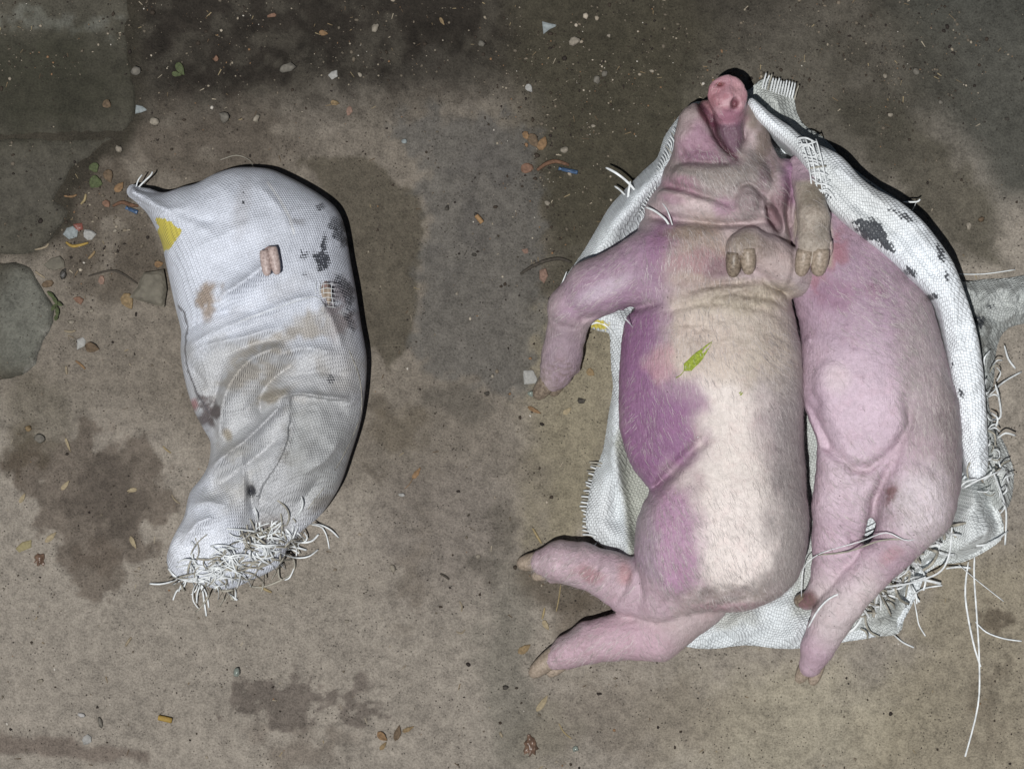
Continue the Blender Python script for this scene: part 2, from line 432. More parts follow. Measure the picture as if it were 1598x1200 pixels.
def skin_mat(name):
    m, nt, b = new_mat(name, 0.48, 0.4)
    p = pos(nt); col = attr(nt, 'Col')
    n1 = noise_n(nt, p, 16, 5, .6); n2 = noise_n(nt, p, 90, 5, .65); n3 = noise_n(nt, p, 420, 4, .6)
    s = math_n(nt, 'ADD', maprange(nt, n1, .3, .7, -.09, .07), math_n(nt, 'ADD', maprange(nt, n2, .3, .7, -.09, .08), maprange(nt, n3, .3, .7, -.10, .09)))
    col = scalec(nt, col, math_n(nt, 'ADD', s, 1.0))
    red = maprange(nt, noise_n(nt, p, 38, 4, .6), .5, .75, 0, .30)
    col = mixc(nt, red, col, (.96, .80, .82, 1), 'MULTIPLY')
    hs = N(nt, 'ShaderNodeHueSaturation', inp={'Saturation': .96, 'Value': 1.0}); nt.links.new(col, hs.inputs['Color']); col = hs.outputs[0]
    v = N(nt, 'ShaderNodeTexVoronoi', inp={'Scale': 70.0}); nt.links.new(p, v.inputs['Vector'])
    spk = math_n(nt, 'MULTIPLY', maprange(nt, v.outputs['Distance'], .06, .12, 1, 0), maprange(nt, noise_n(nt, p, 12, 3), .52, .60, 0, 1))
    col = mixc(nt, math_n(nt, 'MULTIPLY', spk, .75), col, (.05, .03, .03, 1))
    dirt = math_n(nt, 'MULTIPLY', attr(nt, 'dirt', 'Fac'), maprange(nt, noise_n(nt, p, 120, 5, .7), .40, .62, 0, 1))
    col = mixc(nt, dirt, col, (.16, .12, .09, 1))
    nt.links.new(col, b.inputs['Base Color'])
    # bristly grain runs along the body
    mp = N(nt, 'ShaderNodeMapping', inp={'Scale': (460, 60, 200), 'Rotation': (0, 0, .12)}); nt.links.new(p, mp.inputs[0])
    g = noise_n(nt, mp.outputs[0], 1.0, 3, .6)
    h = math_n(nt, 'ADD', math_n(nt, 'MULTIPLY', n2, 1.6), math_n(nt, 'ADD', math_n(nt, 'MULTIPLY', g, .8), math_n(nt, 'MULTIPLY', n3, .35)))
    bump(nt, b, h, .55, .0045)
    nt.links.new(maprange(nt, math_n(nt, 'SUBTRACT', attr(nt, 'wet', 'Fac'), math_n(nt, 'MULTIPLY', n2, .5)), -.3, .6, .47, .2), b.inputs['Roughness'])
    return m

M = {}
M['soil'] = soil_mat('trodden_soil', 1.0); M['concrete'] = soil_mat('weathered_concrete', 0.55)
M['sack'] = sack_mat('woven_polypropylene'); M['skin'] = skin_mat('pig_skin'); M['sack_coarse'] = sack_mat('coarse_woven_polypropylene', 3.9, .62)
M['strand'] = plain('raffia_tape', (222, 226, 227), .45, .4, .25, 70)
M['strand_dirty'] = plain('raffia_tape_dirty', (158, 154, 142), .5, .35, .35, 90)
M['hoof'] = plain('hoof_horn', (146, 132, 116), .45, .4, .3, 200, (178, 162, 146))
M['hoof_dark'] = plain('hoof_horn_dark', (110, 96, 84), .4, .4, .35, 200, (150, 136, 120))
M['bristle'], _nt, _b = new_mat('bristle', .5, .4); _nt.links.new(attr(_nt, 'Col'), _b.inputs['Base Color'])
M['flesh'] = plain('flesh', (170, 108, 112), .4, .5, .3, 120)

# ------------------------------------------------------------------ the ground
SOIL = (156, 148, 137)
def ground_h(x, y):
    h = 2.4 * fbm(x, y, 160, 1, 3) + 1.7 * fbm(x, y, 34, 4, 4)
    # tread marks pressed into the damp earth
    for cx, cy, rx, ry, an, pit in ((478, 222, 40, 26, 80, 7), (592, 856, 55, 42, 38, 9), (300, 300, 40, 20, 60, 8), (1120, 1130, 60, 30, 20, 10)):
        a = math.radians(an); dx, dy = x - cx, y - cy
        p = dx * math.cos(a) + dy * math.sin(a); q = -dx * math.sin(a) + dy * math.cos(a)
        w = np.exp(-((dx / rx) ** 2 + (dy / ry) ** 2) ** 2)
        h = h + w * (0.55 * np.sin(q * 2 * math.pi / pit + 1.5 * vnoise(x, y, 20, 3)) - 0.5)
    # shallow shoe prints and scuffed rims
    for cx, cy, rx, ry in ((170, 790, 70, 52), (150, 690, 60, 30), (505, 1060, 34, 26), (560, 1000, 30, 40), (600, 1050, 30, 20), (1545, 980, 24, 36), (700, 130, 70, 30), (455, 235, 26, 22), (480, 1110, 90, 30), (1360, 60, 40, 50)):
        r = np.sqrt(((x - cx) / rx) ** 2 + ((y - cy) / ry) ** 2) + 0.3 * fbm(x, y, 30, 8)
        h = h - 1.5 * (1 - smooth(.75, 1.0, r)) + 1.0 * np.exp(-((r - 1.08) / .12) ** 2)
    # the trampled crumbly zone along the top and the left
    cr = np.maximum(1 - smooth(110, 200, y + 60 * fbm(x, y, 120, 6)), 0.0) * 0.9
    h = h + cr * (2.6 * np.abs(fbm(x, y, 17, 13, 3)) + .8 * fbm(x, y, 8, 15, 2))
    # worn pale concrete wash at the right of the first heap stands a little proud
    sd = poly_sd(x, y, PATCH) + 7 * fbm(x, y, 25, 19)
    h = h + .8 * smooth(-4, 8, sd)
    return h
PATCH = [(655, 255), (648, 300), (662, 360), (652, 420), (648, 500), (652, 560), (690, 580), (740, 600), (800, 612), (835, 590), (850, 500), (850, 380), (838, 280), (820, 190), (760, 178), (700, 176), (640, 182), (600, 190), (610, 215), (640, 240)]
GP = [
 # trodden mud along the top, darkened further to paint in the flash falloff
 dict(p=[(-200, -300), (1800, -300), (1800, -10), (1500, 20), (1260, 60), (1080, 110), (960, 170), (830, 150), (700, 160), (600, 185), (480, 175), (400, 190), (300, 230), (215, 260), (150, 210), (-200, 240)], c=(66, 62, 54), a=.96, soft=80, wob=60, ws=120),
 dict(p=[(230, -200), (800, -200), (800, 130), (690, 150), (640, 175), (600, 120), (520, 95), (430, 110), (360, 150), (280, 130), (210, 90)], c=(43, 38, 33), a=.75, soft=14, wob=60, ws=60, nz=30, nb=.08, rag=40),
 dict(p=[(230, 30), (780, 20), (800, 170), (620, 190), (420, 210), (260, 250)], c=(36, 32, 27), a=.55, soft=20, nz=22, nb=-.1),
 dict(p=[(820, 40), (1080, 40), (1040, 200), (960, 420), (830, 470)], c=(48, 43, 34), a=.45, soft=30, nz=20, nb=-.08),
 dict(e=(700, 110, 80, 34), c=(74, 70, 63), a=.6, soft=.3, wob=30),
 dict(e=(930, 140, 160, 120), c=(62, 57, 46), a=.8, soft=.6, wob=60, ws=80),
 dict(e=(1350, 90, 60, 110), c=(58, 53, 46), a=.55, soft=.6, wob=60, nz=40),
 dict(p=[(1400, -100), (1800, -100), (1800, 330), (1560, 330), (1520, 260), (1440, 180), (1390, 90)], c=(74, 75, 69), a=.9, soft=50, wob=40, ws=90),
 dict(p=[(1290, 150), (1400, 160), (1500, 250), (1560, 330), (1560, 420), (1500, 400), (1400, 300)], c=(84, 80, 68), a=.8, soft=18, wob=20),
 dict(e=(1000, 250, 200, 170), c=(76, 73, 60), a=.85, soft=.6, wob=60, ws=90),
 dict(p=[(805, 180), (1000, 200), (960, 330), (900, 420), (850, 520), (790, 560), (805, 380)], c=(84, 78, 64), a=.7, soft=34, wob=50, nz=40, nb=.15),
 dict(p=[(815, 480), (990, 480), (960, 700), (900, 880), (815, 900)], c=(140, 132, 110), a=.8, soft=40, wob=30),
 dict(e=(870, 905, 70, 48), c=(84, 75, 63), a=.75, soft=.35, wob=40, ws=40),
 dict(e=(925, 970, 60, 60), c=(104, 94, 82), a=.7, soft=.3, wob=20),
 dict(e=(1250, 1130, 200, 90), c=(172, 164, 145), a=.85, soft=.6, wob=40),
 dict(e=(1010, 1120, 160, 60), c=(124, 115, 103), a=.5, soft=.5, wob=50),
 dict(e=(840, 1150, 60, 50), c=(128, 122, 108), a=.6, soft=.4, wob=30),
 dict(p=[(1440, 860), (1640, 850), (1640, 1260), (1300, 1260), (1420, 1000)], c=(152, 143, 123), a=.7, soft=50, wob=40),
 dict(e=(1560, 970, 26, 34), c=(88, 78, 66), a=.7, soft=.4, wob=30, ws=25, nz=20, nb=.1),
 dict(e=(1550, 1090, 40, 80), c=(104, 95, 82), a=.5, soft=.4, wob=30, nz=25),
 dict(p=[(790, -60), (1110, -60), (1080, 180), (1000, 300), (930, 400), (860, 470), (790, 440), (800, 200)], c=(74, 70, 58), a=.8, soft=34, wob=40, ws=80),  # right half darkened towards the top, flash falloff painted into the soil
 dict(e=(1310, 140, 170, 150), c=(72, 69, 60), a=.8, soft=.6, wob=40),
 # left panel
 dict(p=[(-100, 200), (820, 150), (820, 760), (620, 790), (300, 700), (100, 620), (-100, 640)], c=(126, 118, 107), a=.85, soft=60, wob=50, ws=100),
 dict(e=(700, 830, 120, 110), c=(126, 118, 110), a=.7, soft=.6, wob=40),
 dict(e=(330, 230, 130, 70), c=(78, 70, 61), a=.6, soft=.5, wob=50, nz=60, nb=.2),
 dict(p=[(110, 230), (230, 240), (250, 330), (270, 440), (190, 470), (110, 470), (90, 380), (100, 300)], c=(82, 74, 64), a=.7, soft=25, wob=30, nz=50, nb=.25),
 dict(p=[(470, 250), (560, 245), (610, 275), (655, 300), (662, 360), (652, 430), (648, 540), (600, 580), (560, 500), (530, 330)], c=(88, 82, 70), a=.8, soft=5, wob=12, rag=10),
 dict(p=PATCH, c=(101, 99, 95), a=.7, soft=12, wob=26, rag=22),
 dict(e=(735, 300, 60, 120, 20), c=(88, 85, 82), a=.5, soft=.4, wob=60, nz=30),
 dict(e=(722, 630, 46, 28, 10), c=(88, 84, 77), a=.5, soft=.4, wob=40),
 dict(e=(615, 665, 48, 30, 20), c=(96, 87, 72), a=.5, soft=.4, wob=50, ws=40),
 dict(e=(590, 640, 22, 16), c=(84, 76, 64), a=.5, soft=.4, wob=25),
 dict(e=(585, 735, 24, 11, 15), c=(84, 76, 66), a=.45, soft=.4, wob=25),
 dict(e=(785, 820, 24, 44), c=(90, 85, 76), a=.5, soft=.4, wob=30),
 dict(e=(762, 890, 36, 20), c=(84, 79, 71), a=.5, soft=.35, wob=25),
 dict(p=[(85, 690), (135, 670), (165, 695), (215, 690), (255, 720), (272, 760), (262, 810), (225, 850), (190, 880), (165, 915), (120, 905), (105, 860), (70, 820), (30, 800), (20, 720)], c=(108, 98, 88), a=.8, soft=11, wob=60, ws=40, rag=26),
 dict(p=[(110, 745), (150, 725), (200, 715), (228, 745), (225, 800), (190, 840), (150, 850), (115, 820), (98, 780)], c=(94, 86, 78), a=.8, soft=12, wob=46, ws=36, rag=26),
 dict(p=[(110, 850), (185, 850), (190, 905), (150, 945), (112, 925)], c=(104, 94, 84), a=.75, soft=6, wob=26, ws=25),
 dict(e=(38, 700, 30, 56), c=(74, 64, 52), a=.7, soft=.4, wob=40, nz=30, nb=.15),
 dict(p=[(350, 1070), (420, 1055), (500, 1080), (570, 1075), (610, 1095), (560, 1115), (500, 1110), (470, 1140), (400, 1130), (345, 1100)], c=(104, 95, 88), a=.75, soft=9, wob=60, ws=30, rag=26),
 dict(e=(470, 1160, 90, 30), c=(114, 104, 94), a=.6, soft=.5, wob=40, nz=30),
 dict(p=[(-60, 1135), (60, 1148), (150, 1160), (230, 1175), (230, 1190), (110, 1183), (-60, 1175)], c=(116, 105, 96), a=.8, soft=6, wob=14),
 dict(e=(420, 905, 200, 40), c=(151, 143, 131), a=.4, soft=.5),
 dict(e=(650, 900, 26, 90, 10), c=(124, 115, 104), a=.6, soft=.5, wob=30, nz=20),
 dict(e=(790, 1060, 40, 160), c=(122, 118, 108), a=.7, soft=.5, wob=30),
 dict(e=(60, 640, 60, 60), c=(104, 98, 84), a=.5, soft=.5, wob=30),
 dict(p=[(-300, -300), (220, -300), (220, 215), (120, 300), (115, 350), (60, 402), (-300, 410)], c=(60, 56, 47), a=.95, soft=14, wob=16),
]
fx = np.arange(-40, 1641, 3.2); fy = np.arange(-40, 1243, 3.2)
ext = np.array([14, 40, 100, 240, 560, 1300, 3000, 8000, 24000])
gxs = np.concatenate([fx[0] - ext[::-1], fx, fx[-1] + ext]); gys = np.concatenate([fy[0] - ext[::-1], fy, fy[-1] + ext])
GX, GY = np.meshgrid(gxs, gys, indexing='ij'); gx, gy = GX.ravel(), GY.ravel()
gz = ground_h(gx, gy)
nX, nY = len(gxs), len(gys); I = np.arange(nX * nY).reshape(nX, nY)
GQ = np.stack([I[:-1, :-1].ravel(), I[1:, :-1].ravel(), I[1:, 1:].ravel(), I[:-1, 1:].ravel()], 1)
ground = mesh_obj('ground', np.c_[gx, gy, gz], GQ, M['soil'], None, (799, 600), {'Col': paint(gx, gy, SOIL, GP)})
ground['kind'] = 'structure'

# broken concrete paving at the left edge
SLABS = [
 ([(-120, -120), (206, -120), (204, 24), (199, 47), (201, 73), (204, 100), (213, 148), (207, 188), (192, 207), (120, 212), (60, 211), (-120, 216)], 5),
 ([(-120, 219), (60, 214.5), (120, 215.5), (188, 211), (164, 225), (140, 247), (111, 263), (100, 288), (82, 311), (108, 329), (97, 353), (68, 383), (47, 396), (-120, 402)], 6),
 ([(-120, 407), (25, 409), (49, 418), (60, 439), (73, 460), (87, 479), (81, 503), (62, 540), (56, 567), (44, 583), (18, 592), (-120, 600)], 9),
]
SLP = [
 dict(p=[(-100, 20), (60, 15), (120, 30), (200, 24), (198, 48), (175, 56), (130, 44), (70, 46), (-100, 30)], c=(112, 112, 104), a=.8, soft=8, wob=26, ws=24, nz=18, nb=.1),
 dict(e=(80, 130, 140, 90), c=(54, 53, 43), a=.9, soft=.6, wob=40),  # upper slab darkened, flash falloff painted into its colour
 dict(e=(80, 300, 120, 60), c=(80, 77, 69), a=.8, soft=.6, wob=30),
 dict(e=(45, 500, 60, 80), c=(106, 106, 98), a=.9, soft=.4, wob=20),
 dict(l=[(82, 505), (62, 545), (54, 570), (40, 585)], w=5, c=(140, 138, 130), a=.7, wob=10, ws=10),
]
def slab_z(x, y, d, hh): return hh * smooth(-1, 9, d + 2.5 * fbm(x, y, 14, 3)) - 1.5 + 1.2 * fbm(x, y, 60, 2) - 0.9 * smooth(.22, .4, fbm(x, y, 22, 9))
pave = bpy.data.objects.new('concrete_pavement', None); C.objects.link(pave); pave['kind'] = 'structure'; pave.location = w2(40, 300)
slab_polys = []
for poly, hh in SLABS:
    pl = np.array(poly, float)
    pts = []
    for i in range(len(pl)):
        a, b = pl[i], pl[(i + 1) % len(pl)]; n = max(1, int(np.hypot(*(b - a)) / 7))
        for k in range(n): pts.append(a + (b - a) * k / n)
    P = np.array(pts); P[:, 0] += 5 * fbm(P[:, 0], P[:, 1], 14, 31); P[:, 1] += 3 * fbm(P[:, 0], P[:, 1], 14, 33)
    V, F = cloth(P, lambda x, y, d: slab_z(x, y, d, hh), 5, 12)
    mesh_obj('slab', V, F, M['concrete'], pave, (40, 300), {'Col': paint(V[:, 0], V[:, 1], (78, 75, 66), SLP)})
    slab_polys.append((P, hh))
def top_z(x, y):
    xa, ya = np.array([float(x)]), np.array([float(y)]); z = ground_h(xa, ya)[0]
    for P, hh in slab_polys:
        d = poly_sd(xa, ya, P)[0]
        if d > 0: z = max(z, float(slab_z(xa, ya, np.array([d]), hh)[0]))
    return z

# ------------------------------------------------------------------ closed sack
LB = (415, 600)
left_root = thing('tied_sack', 'full white woven plastic sack lying closed, its frayed end towards the bottom', 'sack', (LB[0] + 4, LB[1]))
SO = [(203, 307), (206, 293), (213, 295), (222, 300), (254, 303), (283, 294), (307, 288), (331, 275), (361, 265), (387, 263), (419, 266), (446, 277), (473, 291), (499, 307), (521, 325), (533, 347), (539, 373), (545, 411), (553, 453), (561, 507), (568, 545), (570, 577), (565, 632), (558, 668), (544, 712), (530, 753), (511, 786), (493, 808), (472, 825), (448, 850), (436, 880), (388, 905), (355, 918), (328, 915), (299, 903), (273, 901), (262, 885), (260, 863), (273, 830), (287, 804), (295, 768), (313, 745), (325, 722), (328, 690), (321, 676), (310, 657), (299, 632), (291, 606), (284, 573), (281, 545), (282, 517), (273, 480), (265, 443), (257, 405), (253, 384), (245, 363), (230, 335), (219, 318)]
SOc = crom(SO, 3)
# (points, width, height, side): side 0 ridge, +-1 one-sided fold edge
FOLDS = [
 ([(345, 470), (380, 448), (415, 422), (432, 408)], 15, 15, 0),
 ([(500, 500), (512, 470), (514, 450)], 16, 10, 0),
 ([(290, 545), (340, 520), (400, 497), (460, 472), (497, 467)], 7, 6, 0),
 ([(497, 467), (520, 500), (535, 545)], 7, 5, 0),
 ([(285, 520), (315, 505), (345, 492), (385, 485)], 6, -5, 0),
 ([(288, 560), (330, 540), (385, 528), (440, 512)], 8, 5, 0),
 ([(350, 560), (395, 540), (450, 530)], 9, -5, 0),
 ([(345, 690), (352, 640), (365, 600), (400, 560), (450, 540)], 14, 11, 0),
 ([(330, 650), (342, 610), (350, 580)], 9, -10, 0),
 ([(415, 660), (408, 625), (425, 595), (470, 560)], 14, -12, 0),
 ([(325, 735), (360, 706), (395, 680), (425, 650), (448, 625)], 11, 13, 0),
 ([(335, 760), (370, 735), (410, 705), (440, 680)], 10, -7, 0),
 ([(440, 622), (470, 616), (505, 622), (548, 626)], 15, -15, -1),
 ([(440, 622), (470, 614), (505, 618), (550, 624)], 6, 6, 0),
 ([(455, 640), (453, 680), (440, 716), (412, 758), (402, 790)], 9, -10, 1),
 ([(458, 640), (456, 680), (443, 716), (416, 758)], 5, 5, 0),
 ([(380, 700), (384, 740), (386, 785)], 6, 6, 0),
 ([(392, 740), (394, 780), (398, 810)], 9, -12, 0),
 ([(300, 790), (330, 780), (365, 790)], 9, 6, 0),
 ([(285, 850), (310, 815), (345, 800)], 12, 9, 0),
 ([(500, 740), (480, 770), (455, 790)], 10, -6, 0),
 ([(475, 735), (510, 715), (535, 680)], 12, 6, 0),
 ([(330, 610), (300, 570)], 8, -5, 0),
 ([(258, 320), (300, 345), (350, 352)], 14, -5, 0),
 ([(225, 312), (260, 330), (300, 330)], 9, 5, 0),
 ([(400, 290), (440, 330), (455, 370)], 12, 4, 0),
 ([(300, 400), (340, 380), (400, 350)], 10, 3, 0),
 ([(430, 560), (480, 545), (530, 555)], 9, 5, 0),
 ([(450, 590), (500, 580), (550, 590)], 8, -4, 0),
]
def sack_disp(x, y):
    D = 3.2 * fbm(x, y, 70, 2, 3) + 1.8 * fbm(x + y * .5, y * 1.6, 24, 6, 3) + 1.0 * fbm(x - y * .4, y, 9, 14, 2)
    for pts, w, a, sd in FOLDS:
        P = crom(pts, 4, False)
        d, s = line_d(x, y, P); d = d + 1.5 * vnoise(x, y, 12, 3)
        e = np.minimum(np.hypot(x - P[0][0], y - P[0][1]), np.hypot(x - P[-1][0], y - P[-1][1]))
        fade = smooth(-4, 22, e)
        if sd == 0: D = D + (1.8 if P[:, 1].mean() < 530 else 2.6) * a * np.exp(-(np.sqrt(np.maximum(d, 0) ** 2 + 2.0) - 1.4) / (.8 * w)) * (.25 + .75 * fade)
        else: D = D + 1.9 * a * np.exp(-(d / (2.0 * w))) * (s * sd > 0) * fade
    D = D - 26 * np.exp(-(((x - 418) / 34) ** 2 + ((y - 818) / 28) ** 2))       # the mouth sinks in
    D = D + 12 * np.exp(-(((x - 500) / 45) ** 2 + ((y - 700) / 60) ** 2))
    low = smooth(540, 640, y)
    D = D + low * (9 * fbm(x + .7 * y, y - .7 * x, 46, 31, 3) + 5 * np.abs(fbm(x + y, y, 20, 33, 2)))
    lf = np.exp(-(((x - 305) / 48) ** 2 + ((y - 840) / 55) ** 2)); D = D + lf * (10 + 16 * fbm(x, y, 22, 35, 3))
    return D
fl = Field((190, 250, -8), (585, 935, 175), 2.7)
hu = lambda x, y: 98 - 46 * smooth(690, 860, y)
fl.pillow(SOc, 105, 40, hu, 38, 6, sack_disp, 2)
fl.tube([(206, 300, 36, 7), (230, 312, 40, 12), (265, 335, 48, 20)], 10)
fl.floor(1.5)
V, Q = fl.skin(2)
x, y = V[:, 0], V[:, 1]
SP = [
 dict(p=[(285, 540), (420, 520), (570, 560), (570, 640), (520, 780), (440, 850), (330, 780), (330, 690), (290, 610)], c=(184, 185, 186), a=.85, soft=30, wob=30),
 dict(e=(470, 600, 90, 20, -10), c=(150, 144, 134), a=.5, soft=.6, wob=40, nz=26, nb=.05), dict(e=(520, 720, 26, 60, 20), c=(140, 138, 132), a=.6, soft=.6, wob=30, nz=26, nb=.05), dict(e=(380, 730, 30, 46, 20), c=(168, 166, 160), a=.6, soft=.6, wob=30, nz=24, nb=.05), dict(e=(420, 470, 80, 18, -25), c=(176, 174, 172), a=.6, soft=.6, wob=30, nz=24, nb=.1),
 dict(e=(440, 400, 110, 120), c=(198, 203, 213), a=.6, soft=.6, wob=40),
 dict(e=(340, 400, 70, 110), c=(220, 226, 238), a=.7, soft=.6, wob=40),  # highlight painted into the upper sack
 dict(e=(330, 470, 15, 26, 20), c=(150, 130, 108), a=.85, soft=.5, wob=16, ws=14, nz=14, nb=.25),
 dict(e=(455, 530, 80, 26, -22), c=(150, 140, 122), a=.7, soft=.5, wob=30, nz=30, nb=.1),
 dict(e=(400, 580, 60, 30, -35), c=(158, 150, 136), a=.65, soft=.5, wob=30, nz=24, nb=.1),
 dict(e=(430, 615, 30, 12, -30), c=(140, 130, 112), a=.7, soft=.5, wob=16, nz=14, nb=.15),
 dict(e=(470, 690, 26, 50, 12), c=(98, 90, 76), a=.9, soft=.5, wob=30, nz=24, nb=.15),
 dict(e=(500, 690, 45, 80, 12), c=(168, 170, 170), a=.85, soft=.5, wob=30),
 dict(e=(365, 680, 9, 9), c=(140, 130, 112), a=.8, soft=.5, wob=12),
 dict(e=(330, 645, 18, 26, -20), c=(74, 60, 58), a=.85, soft=.4, wob=22, ws=14, nz=14, nb=.12),
 dict(e=(305, 630, 8, 8), c=(172, 110, 110), a=.7, soft=.5, wob=8),
 dict(e=(535, 560, 25, 60), c=(178, 177, 176), a=.6, soft=.5),
 dict(e=(535, 480, 22, 40, -10), c=(120, 100, 98), a=.6, soft=.5, wob=20, nz=18, nb=.1),
 dict(e=(505, 785, 26, 14, -40), c=(120, 114, 104), a=.7, soft=.5, wob=14),
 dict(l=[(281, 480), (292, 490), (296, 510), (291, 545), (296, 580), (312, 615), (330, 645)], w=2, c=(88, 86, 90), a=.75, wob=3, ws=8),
 dict(l=[(420, 290), (440, 318), (455, 345), (462, 370)], w=2, c=(235, 235, 232), a=.5),
 dict(e=(418, 822, 26, 20), c=(92, 82, 76), a=.8, soft=.4, wob=14),  # shade inside the sunken mouth, painted into the cloth colour
 dict(e=(395, 762, 6, 8), c=(52, 52, 58), a=.9, soft=.4, wob=6),
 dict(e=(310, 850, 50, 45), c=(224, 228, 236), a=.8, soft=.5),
 dict(e=(385, 330, 14, 40, 10), c=(178, 178, 182), a=.5, soft=.5, wob=16),
 dict(e=(465, 345, 14, 12), c=(150, 150, 154), a=.6, soft=.5, wob=12, nz=10, nb=.1),
]
NAVY = [
 dict(p=[(488, 398), (500, 396), (508, 366), (514, 372), (512, 394), (518, 404), (512, 424), (500, 424), (490, 412)], soft=5, a=.75, wob=8, ws=10),
 dict(e=(528, 370, 10, 26, -12), soft=.5, a=.62, wob=14, ws=12), dict(e=(520, 352, 9, 12), soft=.5, a=.55, wob=8, ws=10), dict(e=(500, 328, 8, 6), soft=.5, a=.55, wob=8, ws=8),
 dict(e=(477, 403, 7, 8), soft=.5, a=.55, wob=8, ws=8), dict(e=(541, 460, 9, 34, -10), soft=.5, a=.58, wob=16, ws=12), dict(e=(530, 440, 6, 12), soft=.5, a=.55, wob=8),
 dict(e=(477, 432, 5, 3), soft=.5, a=.55), dict(e=(518, 592, 7, 8), soft=.5, a=.5, wob=8, ws=8), dict(e=(545, 500, 6, 30, -10), soft=.5, a=.52, wob=10, ws=10),
 dict(e=(384, 322, 2.4, 3.2), soft=.4, a=.8), dict(e=(383, 306, 3, 1.5, 30), soft=.4, a=.6), dict(e=(397, 766, 8, 8), soft=.4, a=.6, wob=6, ws=6),
]
YEL = [dict(p=[(250, 342), (262, 346), (290, 362), (282, 378), (270, 392), (256, 396), (252, 384), (246, 364)], soft=4, a=1, wob=8, ws=12)]
an = 0.62 - 0.5 * smooth(380, 620, y) + .5 * fbm(x, y, 220, 5, 2)
wv = np.c_[(x - 400) * np.cos(.5) + (y - 500) * np.sin(.5) + 14 * fbm(x, y, 150, 41, 2), -(x - 400) * np.sin(.5) + (y - 500) * np.cos(.5) + 14 * fbm(x, y, 150, 43, 2) + V[:, 2] * .7, V[:, 2]]
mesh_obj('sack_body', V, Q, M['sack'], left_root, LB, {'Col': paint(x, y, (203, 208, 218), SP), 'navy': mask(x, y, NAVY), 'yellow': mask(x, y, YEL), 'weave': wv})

# frayed tapes of the mouth
def add_strand(root, base, pts, w=2.2, dirty=False, t=0.42, tw=None):
    w = w * .86; dirty = dirty or random.random() < .08
    if tw is None: tw = random.uniform(-.8, .8)
    V, F = strand(pts, w, t, 4, tw)
    V[:, 2] = np.maximum(V[:, 2], 1.2)
    return mesh_obj('raffia_strand', V, F, M['strand_dirty' if dirty else 'strand'], root, base)
_g = np.full((400, 700), -1.0); np.maximum.at(_g, (np.clip((V[:, 0] - 190).astype(int), 0, 399), np.clip((V[:, 1] - 250).astype(int), 0, 699)), V[:, 2])
for _ in range(3):
    _e = np.pad(_g, 1, constant_values=-1); _nb = np.maximum.reduce([_e[:-2, 1:-1], _e[2:, 1:-1], _e[1:-1, :-2], _e[1:-1, 2:]]); _g = np.where(_g < 0, _nb, _g)
def left_top(x, y):
    i, j = int(x - 190), int(y - 250)
    if not (0 <= i < 400 and 0 <= j < 700) or _g[i, j] < 0: return 4.0
    return float(_g[i, j])
for pts, w in [
 ([(288, 900, 12), (284, 914, 8), (272, 922, 3), (266, 936, 2)], 2.6), ([(303, 902, 14), (312, 920, 8), (315, 940, 5), (318, 961, 2)], 3.0), ([(306, 905, 12), (318, 925, 6), (322, 948, 2)], 2.4),
 ([(445, 862, 30), (456, 876, 14), (452, 894, 6), (430, 907, 4), (404, 916, 3), (385, 914, 4)], 2.6), ([(425, 868, 35), (430, 880, 20), (432, 900, 10), (437, 904, 6)], 2.6), ([(405, 872, 36), (410, 890, 20), (412, 902, 8)], 2.6),
 ([(484, 818, 24), (498, 822, 12), (506, 836, 5), (510, 856, 2)], 2.0), ([(470, 828, 24), (476, 838, 12), (470, 846, 10), (460, 845, 14)], 2.4), ([(400, 800, 60), (406, 820, 66), (402, 845, 62), (398, 868, 50)], 3.0),
 ([(420, 806, 60), (432, 820, 66), (440, 845, 55), (442, 862, 40)], 2.6), ([(440, 905, 3), (449, 900, 8), (456, 884, 8)], 2.2), ([(215, 296, 42), (224, 286, 40), (234, 276, 36), (237, 270, 33)], 2.4), ([(212, 295, 42), (216, 284, 48), (222, 275, 44)], 2.0)]:
    add_strand(left_root, LB, pts, w)
for i in range(215):
    t = rng.random(); cx = 292 + 160 * t + rng.normal(0, 8); cy = 884 - 50 * t * t + 8 * math.sin(t * 6) + rng.normal(0, 17)
    if float(poly_sd(np.array([cx]), np.array([cy]), SOc)[0]) < -4: cy -= 14
    a = rng.uniform(0, 6.28); L = rng.uniform(20, 62); bend = rng.uniform(-2.0, 2.0); pts = []; px, py = cx, cy; lift = rng.uniform(2, 12)
    for k in range(4):
        hz = left_top(px, py) if k < 4 else 3
        pts.append((px, py, max(hz, 3) + lift * math.sin(k / 3 * math.pi) + 1))
        px += L / 3 * math.cos(a); py += L / 3 * math.sin(a) * .8; a += bend / 3
    add_strand(left_root, LB, pts, rng.uniform(1.6, 3.2), rng.random() < .3)
# loose sewing thread on the sack
for pts in ([(340, 250, 3), (365, 243, 4), (385, 250, 6), (394, 264, 30)], [(545, 548, 110), (560, 590, 88), (562, 640, 84), (545, 690, 98), (515, 745, 92), (480, 792, 78)], [(380, 504, 142), (430, 486, 146), (470, 472, 146), (497, 467, 142), (512, 486, 138)]):
    add_strand(left_root, LB, [(p[0], p[1], left_top(p[0], p[1]) + 1.2 if poly_sd(np.array([float(p[0])]), np.array([float(p[1])]), SOc)[0] > 0 else p[2]) for p in crom(pts, 4, False)], .8, False, .5)

